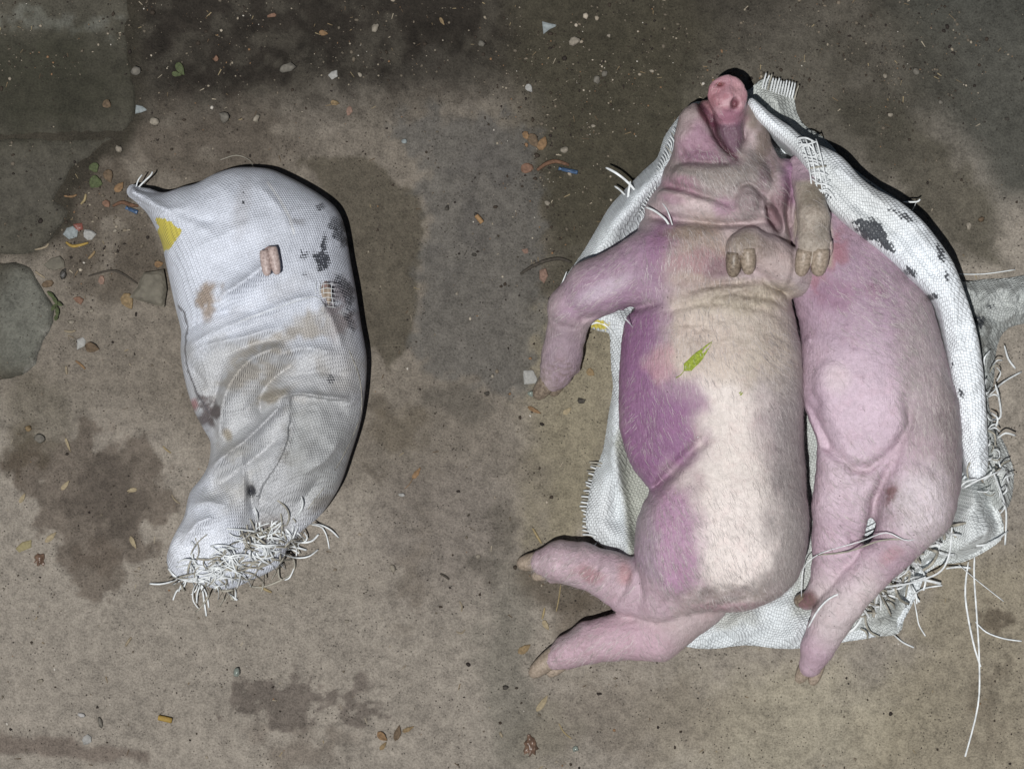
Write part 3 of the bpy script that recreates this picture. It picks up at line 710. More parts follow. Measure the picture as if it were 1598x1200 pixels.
# trotters that stick out of holes in the sack
def claw(root, base, a, b, w, t, mat, name='claw', n=10):
    a, b = np.array(a, float), np.array(b, float)
    ss = [0, .12, .35, .6, .82, .95, 1]; rr = [.82, .97, 1.0, .96, .84, .6, .3] if name == 'claw' else [.92, 1.0, 1.0, .93, .76, .5, .14]
    P = [a + (b - a) * s for s in ss]
    V, F = loft(P, [w * r for r in rr], [t * r for r in rr], n)
    return mesh_obj(name, V, F, mat, root, base)
def hump(root, base, name, c, r, rot, mat, colr, extra=None):
    m = max(r) + 8
    f = Field((c[0] - m, c[1] - m, c[2] - m), (c[0] + m, c[1] + m, c[2] + m), 1.6); f.ell(c, r, rot, 4)
    if extra: f.tube(extra, 6)
    V, Q = f.skin(1)
    return mesh_obj(name, V, Q, mat, root, base, {'Col': paint(V[:, 0], V[:, 1], colr, []), 'dirt': np.full(len(V), .3)})
z0 = max(left_top(430, 410), left_top(424, 400), left_top(438, 400), left_top(422, 415), left_top(440, 425)) + 2
tr = thing('pig_trotter', 'pale pink cloven trotter poking through a hole high on the closed sack', 'trotter', (434, 412))
M['claw_pink'] = plain('pink_claw', (166, 146, 140), .45, .4, .25, 200, (204, 186, 180))
hump(tr, (434, 412), 'foot', (431, 404, z0 - 8), (13, 15, 12), 0, M['skin'], (186, 152, 146))
claw(tr, (434, 412), (422, 396, z0 + 1), (427, 435, z0 + 4), 8.2, 7, M['claw_pink']); claw(tr, (434, 412), (434, 391, z0 + 1), (442, 433, z0 + 3), 8.2, 7, M['claw_pink'])
z1 = left_top(514, 462)
tr2 = thing('pig_trotter', 'dark trotter showing through the torn threads near the dark print on the closed sack', 'trotter', (514, 462))
hump(tr2, (514, 462), 'foot', (514, 458, z1 - 5), (8, 16, 10), 0, M['skin'], (160, 132, 126))
claw(tr2, (514, 462), (511, 452, z1 + 1), (512, 478, z1 + 3), 5, 6, M['hoof']); claw(tr2, (514, 462), (519, 452, z1 + 1), (518, 477, z1 + 3), 5, 6, M['hoof'])
for k in range(6):
    yy = 446 + k * 7; add_strand(left_root, LB, [(500, yy + 3, z1 + 3), (512, yy, z1 + 9), (526, yy + 2, z1 + 1)], .8, False, .5)
for k in range(5):
    xx = 496 + k * 6; add_strand(left_root, LB, [(xx, 443, z1 + 4), (xx - 1, 460, z1 + 7), (xx + 2, 482, z1 + 4)], .7, False, .5)
z2 = left_top(424, 796)
tr3 = thing('pig_snout', 'small pink patch of pig skin showing in the frayed mouth of the closed sack', 'pig', (424, 797))
hump(tr3, (424, 797), 'skin', (424, 799, z2 - 1), (12, 8, 9), -20, M['skin'], (158, 124, 122), [(410, 808, z2 - 2, 5), (424, 800, z2, 6)])

# ------------------------------------------------------------------ open sack under the pigs
RB = (1230, 600)
RSH = -6                                              # the heap stands a little nearer the middle than its raised outline shows
open_root = thing('open_sack', 'cut open white woven sack spread under the two pigs, edges rolled and frayed', 'sack', (RB[0] + RSH, RB[1]))
def weave_at(x, y, z, a=.35):
    return np.c_[(x - 1200) * math.cos(a) + (y - 600) * math.sin(a) + 16 * fbm(x, y, 120, 41, 2) + z * .5, -(x - 1200) * math.sin(a) + (y - 600) * math.cos(a) + 16 * fbm(x, y, 120, 43, 2) + z * .5, z]
def sack_part(name, V, F, base_c, ops, navy=(), yellow=(), a=.35):
    x, y = V[:, 0], V[:, 1]
    return mesh_obj(name, V, F, M['sack_coarse'], open_root, RB, {'Col': paint(x, y, base_c, ops), 'navy': mask(x, y, list(navy)) if navy else np.zeros(len(x)), 'yellow': mask(x, y, list(yellow)) if yellow else np.zeros(len(x)), 'weave': weave_at(x, y, V[:, 2], a)})

BASE = [(1092, 160), (1074, 172), (1057, 193), (1041, 217), (1031, 247), (1010, 267), (980, 298), (956, 325), (939, 354), (919, 388), (902, 413), (882, 442), (878, 456), (900, 490), (922, 508), (940, 517), (956, 521), (958, 545), (960, 580), (962, 606), (955, 647), (947, 700), (932, 740), (923, 780), (921, 823), (943, 850), (980, 878), (1010, 930), (1045, 962), (1062, 1002), (1110, 1012), (1170, 1006), (1240, 1012), (1330, 1000), (1400, 984), (1430, 940), (1460, 880), (1500, 850), (1530, 800), (1530, 700), (1515, 600), (1485, 480), (1420, 390), (1330, 310), (1250, 245), (1190, 190), (1160, 165), (1130, 160)]
BASEc = crom(BASE, 3)
def base_h(x, y, d):
    left = smooth(1180, 1000, x) * smooth(1000, 880, y)
    h = 5 + 7 * np.abs(fbm(x + .6 * y, y, 36, 3)) + 2.5 * fbm(x, y, 14, 7, 2)
    wall = np.exp(-((d - 24) / 20) ** 2)
    up = smooth(480, 300, y)
    h = h + left * wall * (26 + 42 * up) * (1 + .5 * fbm(x, y, 50, 9))
    ln, s = line_d(x, y, [(966, 640), (963, 713), (980, 787), (987, 870)])
    h = h + 16 * np.exp(-(ln / 7) ** 2) * smooth(900, 860, y)
    bot = smooth(920, 960, y) * smooth(1300, 1240, x)
    h = h + bot * (12 + 34 * fbm(x + .5 * y, y, 34, 12, 3)) * smooth(0, 25, d)
    return np.maximum(h, 2.6) + 0.0
V, F = cloth(BASEc, base_h, 6.5, 1.4)
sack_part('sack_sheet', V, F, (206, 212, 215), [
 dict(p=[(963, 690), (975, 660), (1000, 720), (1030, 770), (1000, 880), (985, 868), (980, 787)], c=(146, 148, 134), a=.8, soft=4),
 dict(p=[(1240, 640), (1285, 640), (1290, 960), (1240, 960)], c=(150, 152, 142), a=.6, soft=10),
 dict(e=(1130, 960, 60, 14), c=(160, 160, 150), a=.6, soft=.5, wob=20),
 dict(e=(940, 800, 20, 50), c=(212, 216, 218), a=.7, soft=.5),
 dict(e=(1000, 300, 60, 60), c=(205, 211, 216), a=.8, soft=.5)],
 yellow=[dict(e=(940, 508, 16, 7, 10), soft=.4, a=1)])

# rolled band along the right-hand pig, down to the ground
OUT = [(1172, 158), (1188, 170), (1202, 183), (1232, 204), (1255, 223), (1283, 236), (1311, 252), (1347, 292), (1396, 319), (1431, 348), (1455, 377), (1480, 415), (1497, 457), (1515, 510), (1529, 573), (1536, 632), (1541, 700), (1538, 738), (1522, 750)]
INN = [(1508, 738), (1500, 705), (1490, 638), (1480, 582), (1469, 526), (1455, 478), (1424, 446), (1382, 408), (1340, 375), (1298, 340), (1268, 302), (1253, 268), (1232, 240), (1206, 218), (1178, 192), (1166, 170)]
BAND = crom(OUT + INN, 3)
fr = Field((1150, 140, -6), (1560, 765, 225), 3.0)
def band_zm(x, y): return 62 + 66 * smooth(700, 440, y) - 36 * smooth(300, 160, y)
def band_up(x, y): return 24 + 6 * smooth(520, 360, y)
def band_disp(x, y):
    D = 12 * fbm(x, y, 50, 4, 3) + 9 * np.abs(fbm(x + y, .5 * (y - x), 26, 8, 3))
    for pts, w, a in (([(1300, 275), (1360, 320), (1420, 370), (1465, 440), (1490, 540)], 7, 6), ([(1340, 330), (1400, 372), (1450, 430)], 9, -6), ([(1500, 560), (1512, 650), (1522, 720)], 7, 4), ([(1270, 255), (1300, 300), (1350, 345)], 8, -5)):
        d, _ = line_d(x, y, crom(pts, 4, False)); D = D + a * np.exp(-(d / w) ** 2)
    return D
fr.pillow(BAND, 20, band_zm, band_up, lambda x, y: band_zm(x, y) - 3, 5, band_disp, 2, straight=True)
fr.floor(2.0)
V, Q = fr.skin(2)
sack_part('rolled_edge', V, Q, (234, 240, 245), [
 dict(e=(1260, 260, 30, 60, -40), c=(182, 186, 184), a=.6, soft=.5), dict(e=(1500, 640, 30, 130, -6), c=(240, 246, 250), a=.7, soft=.5),
 dict(e=(1340, 330, 70, 40, 35), c=(198, 200, 196), a=.5, soft=.5, wob=20)],
 navy=[dict(p=[(1318, 352), (1340, 345), (1362, 352), (1376, 366), (1380, 382), (1388, 396), (1378, 398), (1362, 384), (1340, 374)], soft=5, a=.85, wob=10, ws=10), dict(e=(1403, 348, 14, 7, 10), soft=.5, a=.62, wob=10, ws=8), dict(e=(1385, 336, 12, 3, 10), soft=.4, a=.55, wob=4),
       dict(e=(1457, 400, 7, 18, -25), soft=.5, a=.66, wob=8, ws=8), dict(e=(1466, 436, 4, 10), soft=.4, a=.58), dict(e=(1414, 428, 14, 5, 40), soft=.5, a=.7, wob=6), dict(e=(1448, 466, 7, 6), soft=.5, a=.7), dict(e=(1495, 612, 4, 9, -20), soft=.5, a=.66, wob=4), dict(e=(1481, 570, 2, 6), soft=.5, a=.6),
       dict(e=(1276, 302, 10, 20, -40), soft=.5, a=.52, wob=10, ws=8), dict(e=(1494, 657, 3, 4), soft=.4, a=.6)], a=.1)

# the flap that lies flat behind the band, with its combed-out edge
FLAP = [(1168, 150), (1176, 140), (1190, 128), (1206, 124), (1226, 131), (1244, 141), (1246, 160), (1250, 178), (1262, 197), (1284, 210), (1304, 228), (1318, 246), (1346, 270), (1376, 292), (1406, 312), (1434, 336), (1462, 370), (1486, 412), (1470, 410), (1420, 350), (1350, 310), (1290, 262), (1240, 226), (1200, 196)]
V, F = cloth(crom(FLAP, 3), lambda x, y, d: 4 + 48 * smooth(0, 46, d) + 12 * smooth(180, 120, y) + 7 * fbm(x, y, 26, 5, 3) * smooth(0, 8, d) + 6 * smooth(1300, 1450, x), 4.5, 1.4)
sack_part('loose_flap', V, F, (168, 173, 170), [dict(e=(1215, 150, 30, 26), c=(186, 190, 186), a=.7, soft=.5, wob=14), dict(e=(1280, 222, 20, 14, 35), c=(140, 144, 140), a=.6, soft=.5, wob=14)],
 navy=[dict(e=(1222, 190, 12, 5, 35), soft=.5, a=.6, wob=6), dict(e=(1365, 288, 14, 6, 35), soft=.5, a=.5, wob=6)], a=.6)

# crumpled remainder beyond the right edge
CRUM = [(1492, 426), (1506, 440), (1540, 436), (1578, 434), (1625, 430), (1640, 470), (1620, 500), (1580, 512), (1562, 540), (1556, 600), (1548, 624), (1558, 664), (1576, 698), (1588, 740), (1580, 790), (1555, 790), (1538, 740), (1534, 660), (1526, 580), (1512, 500)]
V, F = cloth(crom(CRUM, 3), lambda x, y, d: 3 + smooth(0, 20, d) * (20 + 34 * np.abs(fbm(x + .4 * y, y, 30, 6, 3)) + 12 * fbm(x, y, 11, 9, 2)) + 20 * smooth(1530, 1505, x), 4, 1.4)
sack_part('crumpled_side', V, F, (150, 154, 152), [dict(e=(1570, 460, 60, 30), c=(176, 180, 178), a=.7, soft=.5, wob=20), dict(e=(1530, 520, 22, 34), c=(92, 92, 88), a=.7, soft=.5, wob=20, nz=14, nb=.1), dict(e=(1570, 730, 24, 60), c=(196, 200, 198), a=.8, soft=.5)],  # dark shading of the crumpled folds painted into the cloth colour
 navy=[dict(e=(1532, 500, 14, 10, -30), soft=.5, a=.7, wob=10, ws=8), dict(e=(1548, 480, 8, 6), soft=.5, a=.5, wob=8)])

# frayed mouth, bottom right
MOUTH = [(1496, 752), (1520, 744), (1544, 758), (1568, 806), (1571, 836), (1550, 856), (1508, 877), (1469, 882), (1436, 912), (1418, 960), (1408, 988), (1370, 992), (1326, 986), (1340, 945), (1382, 898), (1416, 868), (1448, 828), (1480, 796)]
V, F = cloth(crom(MOUTH, 3), lambda x, y, d: 4 + 52 * smooth(0, 34, d) + smooth(0, 10, d) * (26 * fbm(x, y, 40, 4, 3) + 10 * np.abs(fbm(x + y, y, 16, 7, 2))) - 16 * smooth(880, 980, y) * smooth(0, 20, d), 4.5, 1.4)
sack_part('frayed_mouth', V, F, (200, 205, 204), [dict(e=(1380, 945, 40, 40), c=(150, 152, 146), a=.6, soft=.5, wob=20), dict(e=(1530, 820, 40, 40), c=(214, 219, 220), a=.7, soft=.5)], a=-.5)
def mouth_z(x, y):
    d = float(poly_sd(np.array([float(x)]), np.array([float(y)]), np.array(MOUTH, float))[0])
    return 4 + 52 * float(smooth(0, 34, np.array([d]))[0]) - 16 * float(smooth(880, 980, np.array([float(y)]))[0]) * float(smooth(0, 20, np.array([d]))[0]) if d > 0 else 4

R_ = lambda pts, w=2.4, dirty=False: add_strand(open_root, RB, pts, w * 1.2, dirty, .5, random.uniform(-.35, .35))
for i in range(24):                                   # comb along the left lip
    t = i / 23; yy = 722 + 112 * t; xx = 936 - 14 * min(1, t * 1.7)
    R_([(xx + 14, yy + 2, 22), (xx + 4, yy, 14), (xx - rng.uniform(6, 12), yy - rng.uniform(0, 5), 5)], 2.2, i % 5 == 0)
for i in range(5): R_([(962, 654 + i * 7, 24), (972, 650 + i * 7, 26), (984, 648 + i * 7, 28)], 1.6)
for i in range(13):                                   # comb on the flap
    t = i / 12; ax, ay = 1196 + 50 * t, 126 + 17 * t
    R_([(ax - 3, ay + 16, 40), (ax, ay + 4, 38), (ax + 3 + rng.uniform(-1, 2), ay - rng.uniform(6, 11), 34)], 2.0)
for i in range(12):                                   # ladder of pulled tapes on the band
    t = i / 11; ax, ay = 1240 + 32 * t, 226 + 84 * t
    zb = 150 + 10 * t
    R_([(ax - 2, ay, zb), (ax + 12, ay + rng.uniform(-6, 10), zb + 6), (ax + 26, ay - rng.uniform(-14, 8), zb + 2)], 2.2)
for k in range(4): R_([(1244 + 8 * k, 226, 152), (1256 + 7 * k, 262, 160), (1262 + 8 * k, 310, 160)], 1.8)
for i in range(26):                                   # bristling fringe of the upper left strip
    t = i / 25; ax, ay = 1052 - 52 * t, 205 + 130 * t
    R_([(ax, ay, 62), (ax + 5, ay + 6, 66), (ax + 7 + rng.uniform(-3, 4), ay + 14, 66)], 1.1)
for pts, w in [([(950, 265, 60), (966, 274, 66), (984, 288, 62), (1004, 310, 50)], 3.0), ([(988, 286, 60), (985, 305, 58), (984, 324, 40)], 3.0), ([(964, 292, 30), (972, 298, 36), (980, 306, 40)], 2.4),
 ([(1009, 329, 128), (1024, 336, 138), (1040, 350, 146), (1048, 366, 148)], 2.6), ([(1032, 320, 130), (1042, 335, 146), (1052, 366, 150)], 1.6), ([(870, 462, 8), (868, 470, 10), (873, 478, 4)], 1.2), ([(879, 452, 30), (884, 440, 30), (890, 425, 28)], 1.4),
 ([(922, 510, 24), (936, 504, 27), (950, 508, 27), (962, 520, 24)], 2.4), ([(976, 498, 150), (984, 506, 140), (990, 512, 120)], 1.6), ([(938, 845, 10), (925, 862, 20), (918, 880, 8), (905, 905, 2)], 1.8),
 ([(1516, 876, 10), (1512, 930, 3), (1524, 1000, 2), (1536, 1040, 2)], 2.4), ([(1526, 868, 8), (1526, 900, 2), (1530, 960, 2), (1534, 1030, 2), (1532, 1100, 2), (1512, 1180, 2)], 2.2), ([(1528, 970, 2), (1545, 986, 2), (1572, 996, 2), (1600, 1000, 2)], 1.8),
 ([(1578, 828, 12), (1550, 846, 30), (1525, 850, 40)], 2.6), ([(1546, 736, 90), (1562, 770, 60), (1574, 800, 20), (1574, 850, 4)], 2.4), ([(1500, 760, 80), (1520, 748, 92), (1545, 738, 90), (1570, 728, 60)], 2.2), ([(1490, 785, 60), (1492, 770, 78), (1500, 752, 88), (1520, 745, 92)], 2.2), ([(1508, 745, 80), (1506, 730, 84), (1510, 720, 90)], 2.0),
 ([(1552, 600, 60), (1560, 620, 40), (1566, 650, 12), (1552, 656, 8)], 2.6), ([(1570, 540, 30), (1578, 560, 12), (1590, 575, 4)], 2.4), ([(1545, 616, 50), (1570, 596, 20), (1600, 580, 4)], 2.0), ([(1496, 428, 8), (1540, 428, 6), (1590, 421, 3)], 1.2), ([(1410, 318, 60), (1430, 318, 62), (1436, 314, 60)], 2.0), ([(1430, 318, 60), (1428, 326, 40), (1426, 334, 10)], 1.6),
 ([(1254, 930, 40), (1252, 905, 70), (1256, 880, 76), (1275, 862, 90), (1300, 852, 104), (1340, 840, 116), (1376, 826, 140), (1410, 838, 140), (1450, 826, 110)], 1.3), ([(1275, 862, 92), (1320, 856, 112), (1370, 838, 132), (1420, 836, 132), (1446, 830, 100)], 2.0),
 ([(1434, 818, 120), (1440, 812, 128), (1444, 808, 122)], 2.2), ([(1262, 975, 70), (1278, 945, 84), (1300, 925, 92), (1340, 915, 96), (1400, 910, 70), (1440, 902, 52), (1470, 888, 48), (1482, 860, 56), (1484, 820, 70)], 2.4),
 ([(1432, 935, 4), (1436, 955, 2), (1440, 975, 2), (1450, 992, 2)], 1.6), ([(1424, 930, 30), (1446, 918, 8), (1476, 913, 3)], 2.0), ([(1500, 880, 20), (1530, 905, 3), (1572, 938, 2)], 1.0), ([(1480, 886, 24), (1500, 884, 12), (1520, 886, 6)], 2.4), ([(1400, 990, 16), (1415, 1002, 4), (1432, 1010, 2)], 2.0)]:
    R_(pts, w)
for i in range(128):
    t = rng.random()
    cx = 1345 + 150 * t + rng.normal(0, 9); cy = 962 - 160 * t + rng.normal(0, 12)
    a = rng.uniform(0, 6.28) if rng.random() < .5 else rng.normal(3.6, .5); L = rng.uniform(18, 58); bend = rng.uniform(-1.9, 1.9); pts = []; px, py = cx, cy; lift = rng.uniform(2, 10)
    for k in range(4):
        pts.append((px, py, mouth_z(px, py) + 12 + lift * math.sin(k / 3 * math.pi)))
        px += L / 3 * math.cos(a); py += L / 3 * math.sin(a); a += bend / 3
    R_(pts, rng.uniform(2.0, 3.8), rng.random() < .3)
for i in range(60):
    cx, cy = 1550 + rng.normal(0, 14), rng.uniform(560, 790); a = rng.uniform(0, 6.28); L = rng.uniform(14, 30)
    if poly_sd(np.array([cx]), np.array([cy]), np.array(CRUM, float))[0] < 3: continue
    R_([(cx, cy, 40), (cx + L * .5 * math.cos(a), cy + L * .5 * math.sin(a), 52), (cx + L * math.cos(a + .5), cy + L * math.sin(a + .5), 40)], rng.uniform(1.4, 2.4), rng.random() < .4)

# ------------------------------------------------------------------ pigs
def bristles(root, base, V, Nn, weight, flow, n, name='bristle_coat'):
    w = weight * (Nn[:, 2] > -.1); w = w / w.sum()
    idx = rng.choice(len(V), n, p=w)
    P = V[idx] + rng.normal(0, 1.2, (n, 3)) * [1, 1, 0]; nn = Nn[idx]
    ang = flow(P[:, 0], P[:, 1]) + rng.normal(0, .2, n)
    d = np.c_[np.cos(ang), np.sin(ang), np.zeros(n)]; d = d - nn * (d * nn).sum(1, keepdims=True); d /= np.linalg.norm(d, axis=1, keepdims=True) + 1e-6
    s = np.cross(nn, d); L = rng.uniform(10, 28, n)[:, None]; wd = rng.uniform(.09, .22, n)[:, None]
    curl = s * rng.normal(0, .16, n)[:, None]
    p0 = P - nn * .4; p1 = P + d * L * .5 + nn * .55; p2 = P + (d + curl) * L + nn * rng.uniform(.0, .8, n)[:, None]
    VV = np.stack([p0 - s * wd, p0 + s * wd, p1 + s * wd * .9, p1 - s * wd * .9, p2], 1).reshape(-1, 3)
    k = np.arange(n) * 5
    F = np.concatenate([np.stack([k, k + 1, k + 2], 1), np.stack([k, k + 2, k + 3], 1), np.stack([k + 3, k + 2, k + 4], 1)])
    hc = lin((138, 130, 128))[None] + (lin((226, 218, 216)) - lin((138, 130, 128)))[None] * rng.random((n, 1))
    o = mesh_obj(name, VV, F, M['bristle'], root, base, {'Col': np.repeat(hc, 5, 0)}); o['kind'] = 'stuff'; return o

PB = (1110, 600)
pig1 = thing('pig', 'dead pig lying belly up in front, snout to the top, purple flank on its left', 'pig', (PB[0] + RSH, PB[1]))
f = Field((805, 105, 0), (1300, 1085, 222), 3.0)
T1 = crom([(1000, 400), (985, 470), (976, 520), (970, 580), (969, 640), (976, 690), (995, 735), (1018, 764), (1004, 810), (998, 860), (1006, 902), (1040, 924), (1070, 936), (1112, 948), (1160, 948), (1192, 930), (1228, 912), (1248, 884), (1259, 820), (1259, 760), (1255, 690), (1252, 620), (1247, 560), (1240, 500), (1230, 450), (1210, 405), (1150, 380), (1060, 380)], 3)
f.pillow(T1, 118, 88, lambda x, y: 92 - 18 * smooth(1080, 990, x) * smooth(760, 700, y), 80, 10, lambda x, y: 5 * fbm(x, y, 90, 3, 2), 6)
f.ell((1085, 822, 112), (84, 122, 68), 12, 26)                       # near thigh
f.ell((1165, 830, 120), (88, 110, 66), 0, 24)                        # groin and rump
f.ell((1120, 560, 112), (120, 130, 68), 0, 26)                       # chest and belly
f.crease([(1108, 672), (1080, 700), (1052, 728), (1018, 768)], 9, 16)
f.crease([(1085, 926), (1125, 912), (1175, 914), (1222, 896)], 10, 5)
f.crease([(1110, 938), (1150, 930), (1190, 918)], 5, 4)
f.crease([(1058, 948), (1064, 925), (1078, 905)], 7, 9)
# neck and head seen from below
H1 = crom([(1078, 196), (1062, 212), (1054, 230), (1050, 246), (1040, 264), (1032, 290), (1016, 316), (1004, 345), (1000, 420), (1120, 440), (1225, 420), (1246, 330), (1252, 285), (1240, 255), (1216, 250), (1198, 234), (1182, 214), (1164, 196), (1130, 186), (1100, 188)], 3)
f.pillow(H1, 70, 74, lambda x, y: 62 + 20 * smooth(180, 330, y), 68, 10, None, 4)
f.tube([(1092, 262, 96, 40), (1086, 222, 100, 31), (1087, 194, 98, 24), (1091, 172, 94, 11)], 8)                       # left upper lip and cheek
f.tube([(1184, 262, 92, 34), (1176, 225, 98, 25), (1166, 194, 100, 15)], 8)
f.tube([(1140, 250, 118, 30), (1138, 215, 122, 22), (1136, 190, 122, 20)], 8)   # lower jaw
f.tube([(1134, 208, 92, 33), (1133, 172, 128, 27), (1132, 166, 142, 26)], 8)               # snout
f.ell((1132, 163, 146), (31, 35, 11), 20, 5)
f.ell((1118, 150, 150), (14, 12, 8), 20, 6)
f.crease([(1108, 158), (1120, 156), (1128, 148)], 3.5, 3, 130)
f.crease([(1112, 176), (1120, 184), (1134, 187), (1148, 182)], 3, 2.5, 120)                         # snout disc
f.ell((1144, 173, 160), (6.5, 9, 12), 15, 4, True)
f.ell((1120, 143, 158), (7, 3.5, 10), 20, 4, True)
f.crease([(1090, 160), (1110, 188), (1117, 220), (1129, 240), (1148, 258)], 5.5, 20, 40)
f.crease([(1066, 215), (1080, 232), (1100, 244)], 5, 5)
f.crease([(1058, 240), (1075, 252), (1100, 262), (1125, 270)], 5, 7)
f.crease([(1160, 200), (1163, 222), (1152, 250)], 5, 9, 60)
f.ell((1108, 190, 64), (26, 30, 44), 0, 6)
f.ell((1160, 192, 78), (20, 30, 40), 0, 8)
f.ell((1125, 288, 126), (74, 36, 36), 4, 16)                         # throat
f.ell((1092, 322, 124), (68, 22, 36), 10, 10)                        # folds of the neck
f.crease([(1046, 258), (1085, 262), (1120, 262), (1150, 258)], 6, 7)
f.crease([(1036, 292), (1070, 302), (1110, 316), (1150, 326)], 6, 9)
f.crease([(1008, 340), (1060, 350), (1110, 356), (1165, 354), (1205, 350)], 6, 19)
f.crease([(1196, 262), (1204, 290), (1196, 320)], 6, 8)
f.crease([(1215, 255), (1232, 290), (1228, 330)], 7, 6)
f.crease([(1143, 312), (1150, 298), (1165, 293), (1180, 302), (1185, 320)], 4, 7)
f.ell((1163, 324, 148), (20, 25, 22), 0, 7)                          # round throat lump
# limbs
_joints = [([(905, 500), (925, 498), (938, 490)], 4, 5), ([(880, 472), (900, 486), (918, 506)], 5, 4), ([(968, 384), (990, 420), (985, 470)], 7, 4), ([(985, 885), (978, 910), (960, 940)], 5, 6), ([(940, 862), (934, 890), (922, 912)], 5, 4), ([(1000, 880), (1004, 920), (990, 955)], 7, 5), ([(862, 500), (885, 512), (914, 512)], 4, 3), ([(1045, 940), (1055, 905), (1050, 870)], 8, 6), ([(915, 975), (925, 1000), (920, 1028)], 5, 4)]
f.ell((1060, 402, 116), (84, 52, 56), -8, 18)
f.tube([(1085, 408, 112, 56), (1008, 425, 104, 52), (932, 452, 84, 43), (898, 482, 64, 36), (889, 520, 48, 29), (883, 556, 38, 29), (874, 584, 30, 22), (868, 594, 26, 16)], 14)
f.tube([(896, 560, 34, 18), (903, 574, 28, 9)], 5)
f.crease([(1036, 474), (1000, 482), (975, 486)], 7, 8)
f.tube([(1238, 432, 112, 36), (1222, 420, 132, 36), (1195, 402, 148, 31), (1168, 388, 164, 27), (1152, 392, 174, 23)], 6)
f.crease([(1234, 380), (1236, 420), (1226, 456)], 5, 6)
f.tube([(1075, 880, 95, 62), (1035, 915, 72, 52), (992, 915, 60, 42), (955, 895, 52, 35), (912, 880, 44, 32), (878, 874, 36, 29), (852, 876, 28, 20)], 16)
f.tube([(890, 892, 30, 20), (868, 900, 22, 10)], 5)
f.tube([(1095, 930, 60, 46), (1030, 985, 48, 44), (970, 990, 42, 36), (925, 1000, 36, 33), (892, 1014, 28, 26), (872, 1026, 22, 18)], 5)
f.tube([(905, 1018, 22, 14), (893, 1034, 16, 9)], 5)
f.ell((1208, 350, 150), (9, 22, 44), -25, 8, True)
f.crease([(1232, 300), (1228, 340), (1236, 380)], 5, 10)
f.crease([(1180, 296), (1196, 318), (1200, 345)], 5, 9)
for _p, _w2, _a in _joints: f.crease(_p, _w2, _a)
for _q in range(26):
    _cx, _cy = rng.uniform(1050, 1220), rng.uniform(440, 560); _l = rng.uniform(14, 40); _s = rng.uniform(-.25, .15)
    f.crease([(_cx - _l, _cy - _l * _s + 3), (_cx, _cy), (_cx + _l, _cy + _l * _s + 3)], 3.2, rng.uniform(.8, 2.6))
for _q in range(14):
    _cx, _cy = rng.uniform(1050, 1200), rng.uniform(255, 345); _l = rng.uniform(12, 30)
    f.crease([(_cx - _l, _cy - 4), (_cx, _cy), (_cx + _l, _cy + 4)], 3.2, rng.uniform(1, 3))
# wrinkles across the chest
for pts, w_, a in (([(1060, 462), (1110, 448), (1165, 444), (1190, 436)], 5, 6), ([(1090, 468), (1140, 462), (1200, 470), (1228, 484)], 4, 4), ([(1036, 490), (1080, 478), (1130, 474)], 5, 5), ([(1150, 482), (1190, 486), (1222, 500)], 4, 3), ([(1050, 510), (1085, 500), (1120, 500)], 5, 3), ([(1185, 446), (1205, 452), (1226, 462)], 4, 4)):
    f.crease(pts, w_, a)
for yy in (596, 622, 652): f.crease([(1085, yy + 4), (1140, yy), (1200, yy + 4)], 5, 1.6)
f.crease([(1262, 360), (1262, 385), (1260, 410)], 3, 4, 120)
f.floor(6.5)
V, Q = f.skin(2); Nn = normals(V, Q)
_w = 2.6 * fbm(V[:, 0], V[:, 1], 40, 51, 3) + 1.2 * fbm(V[:, 0] + V[:, 1], V[:, 1] - V[:, 0], 13, 53, 2)
V = V + Nn * np.where(V[:, 2] > 12, _w, 0)[:, None]
x, y, z = V.T; Nn = normals(V, Q)
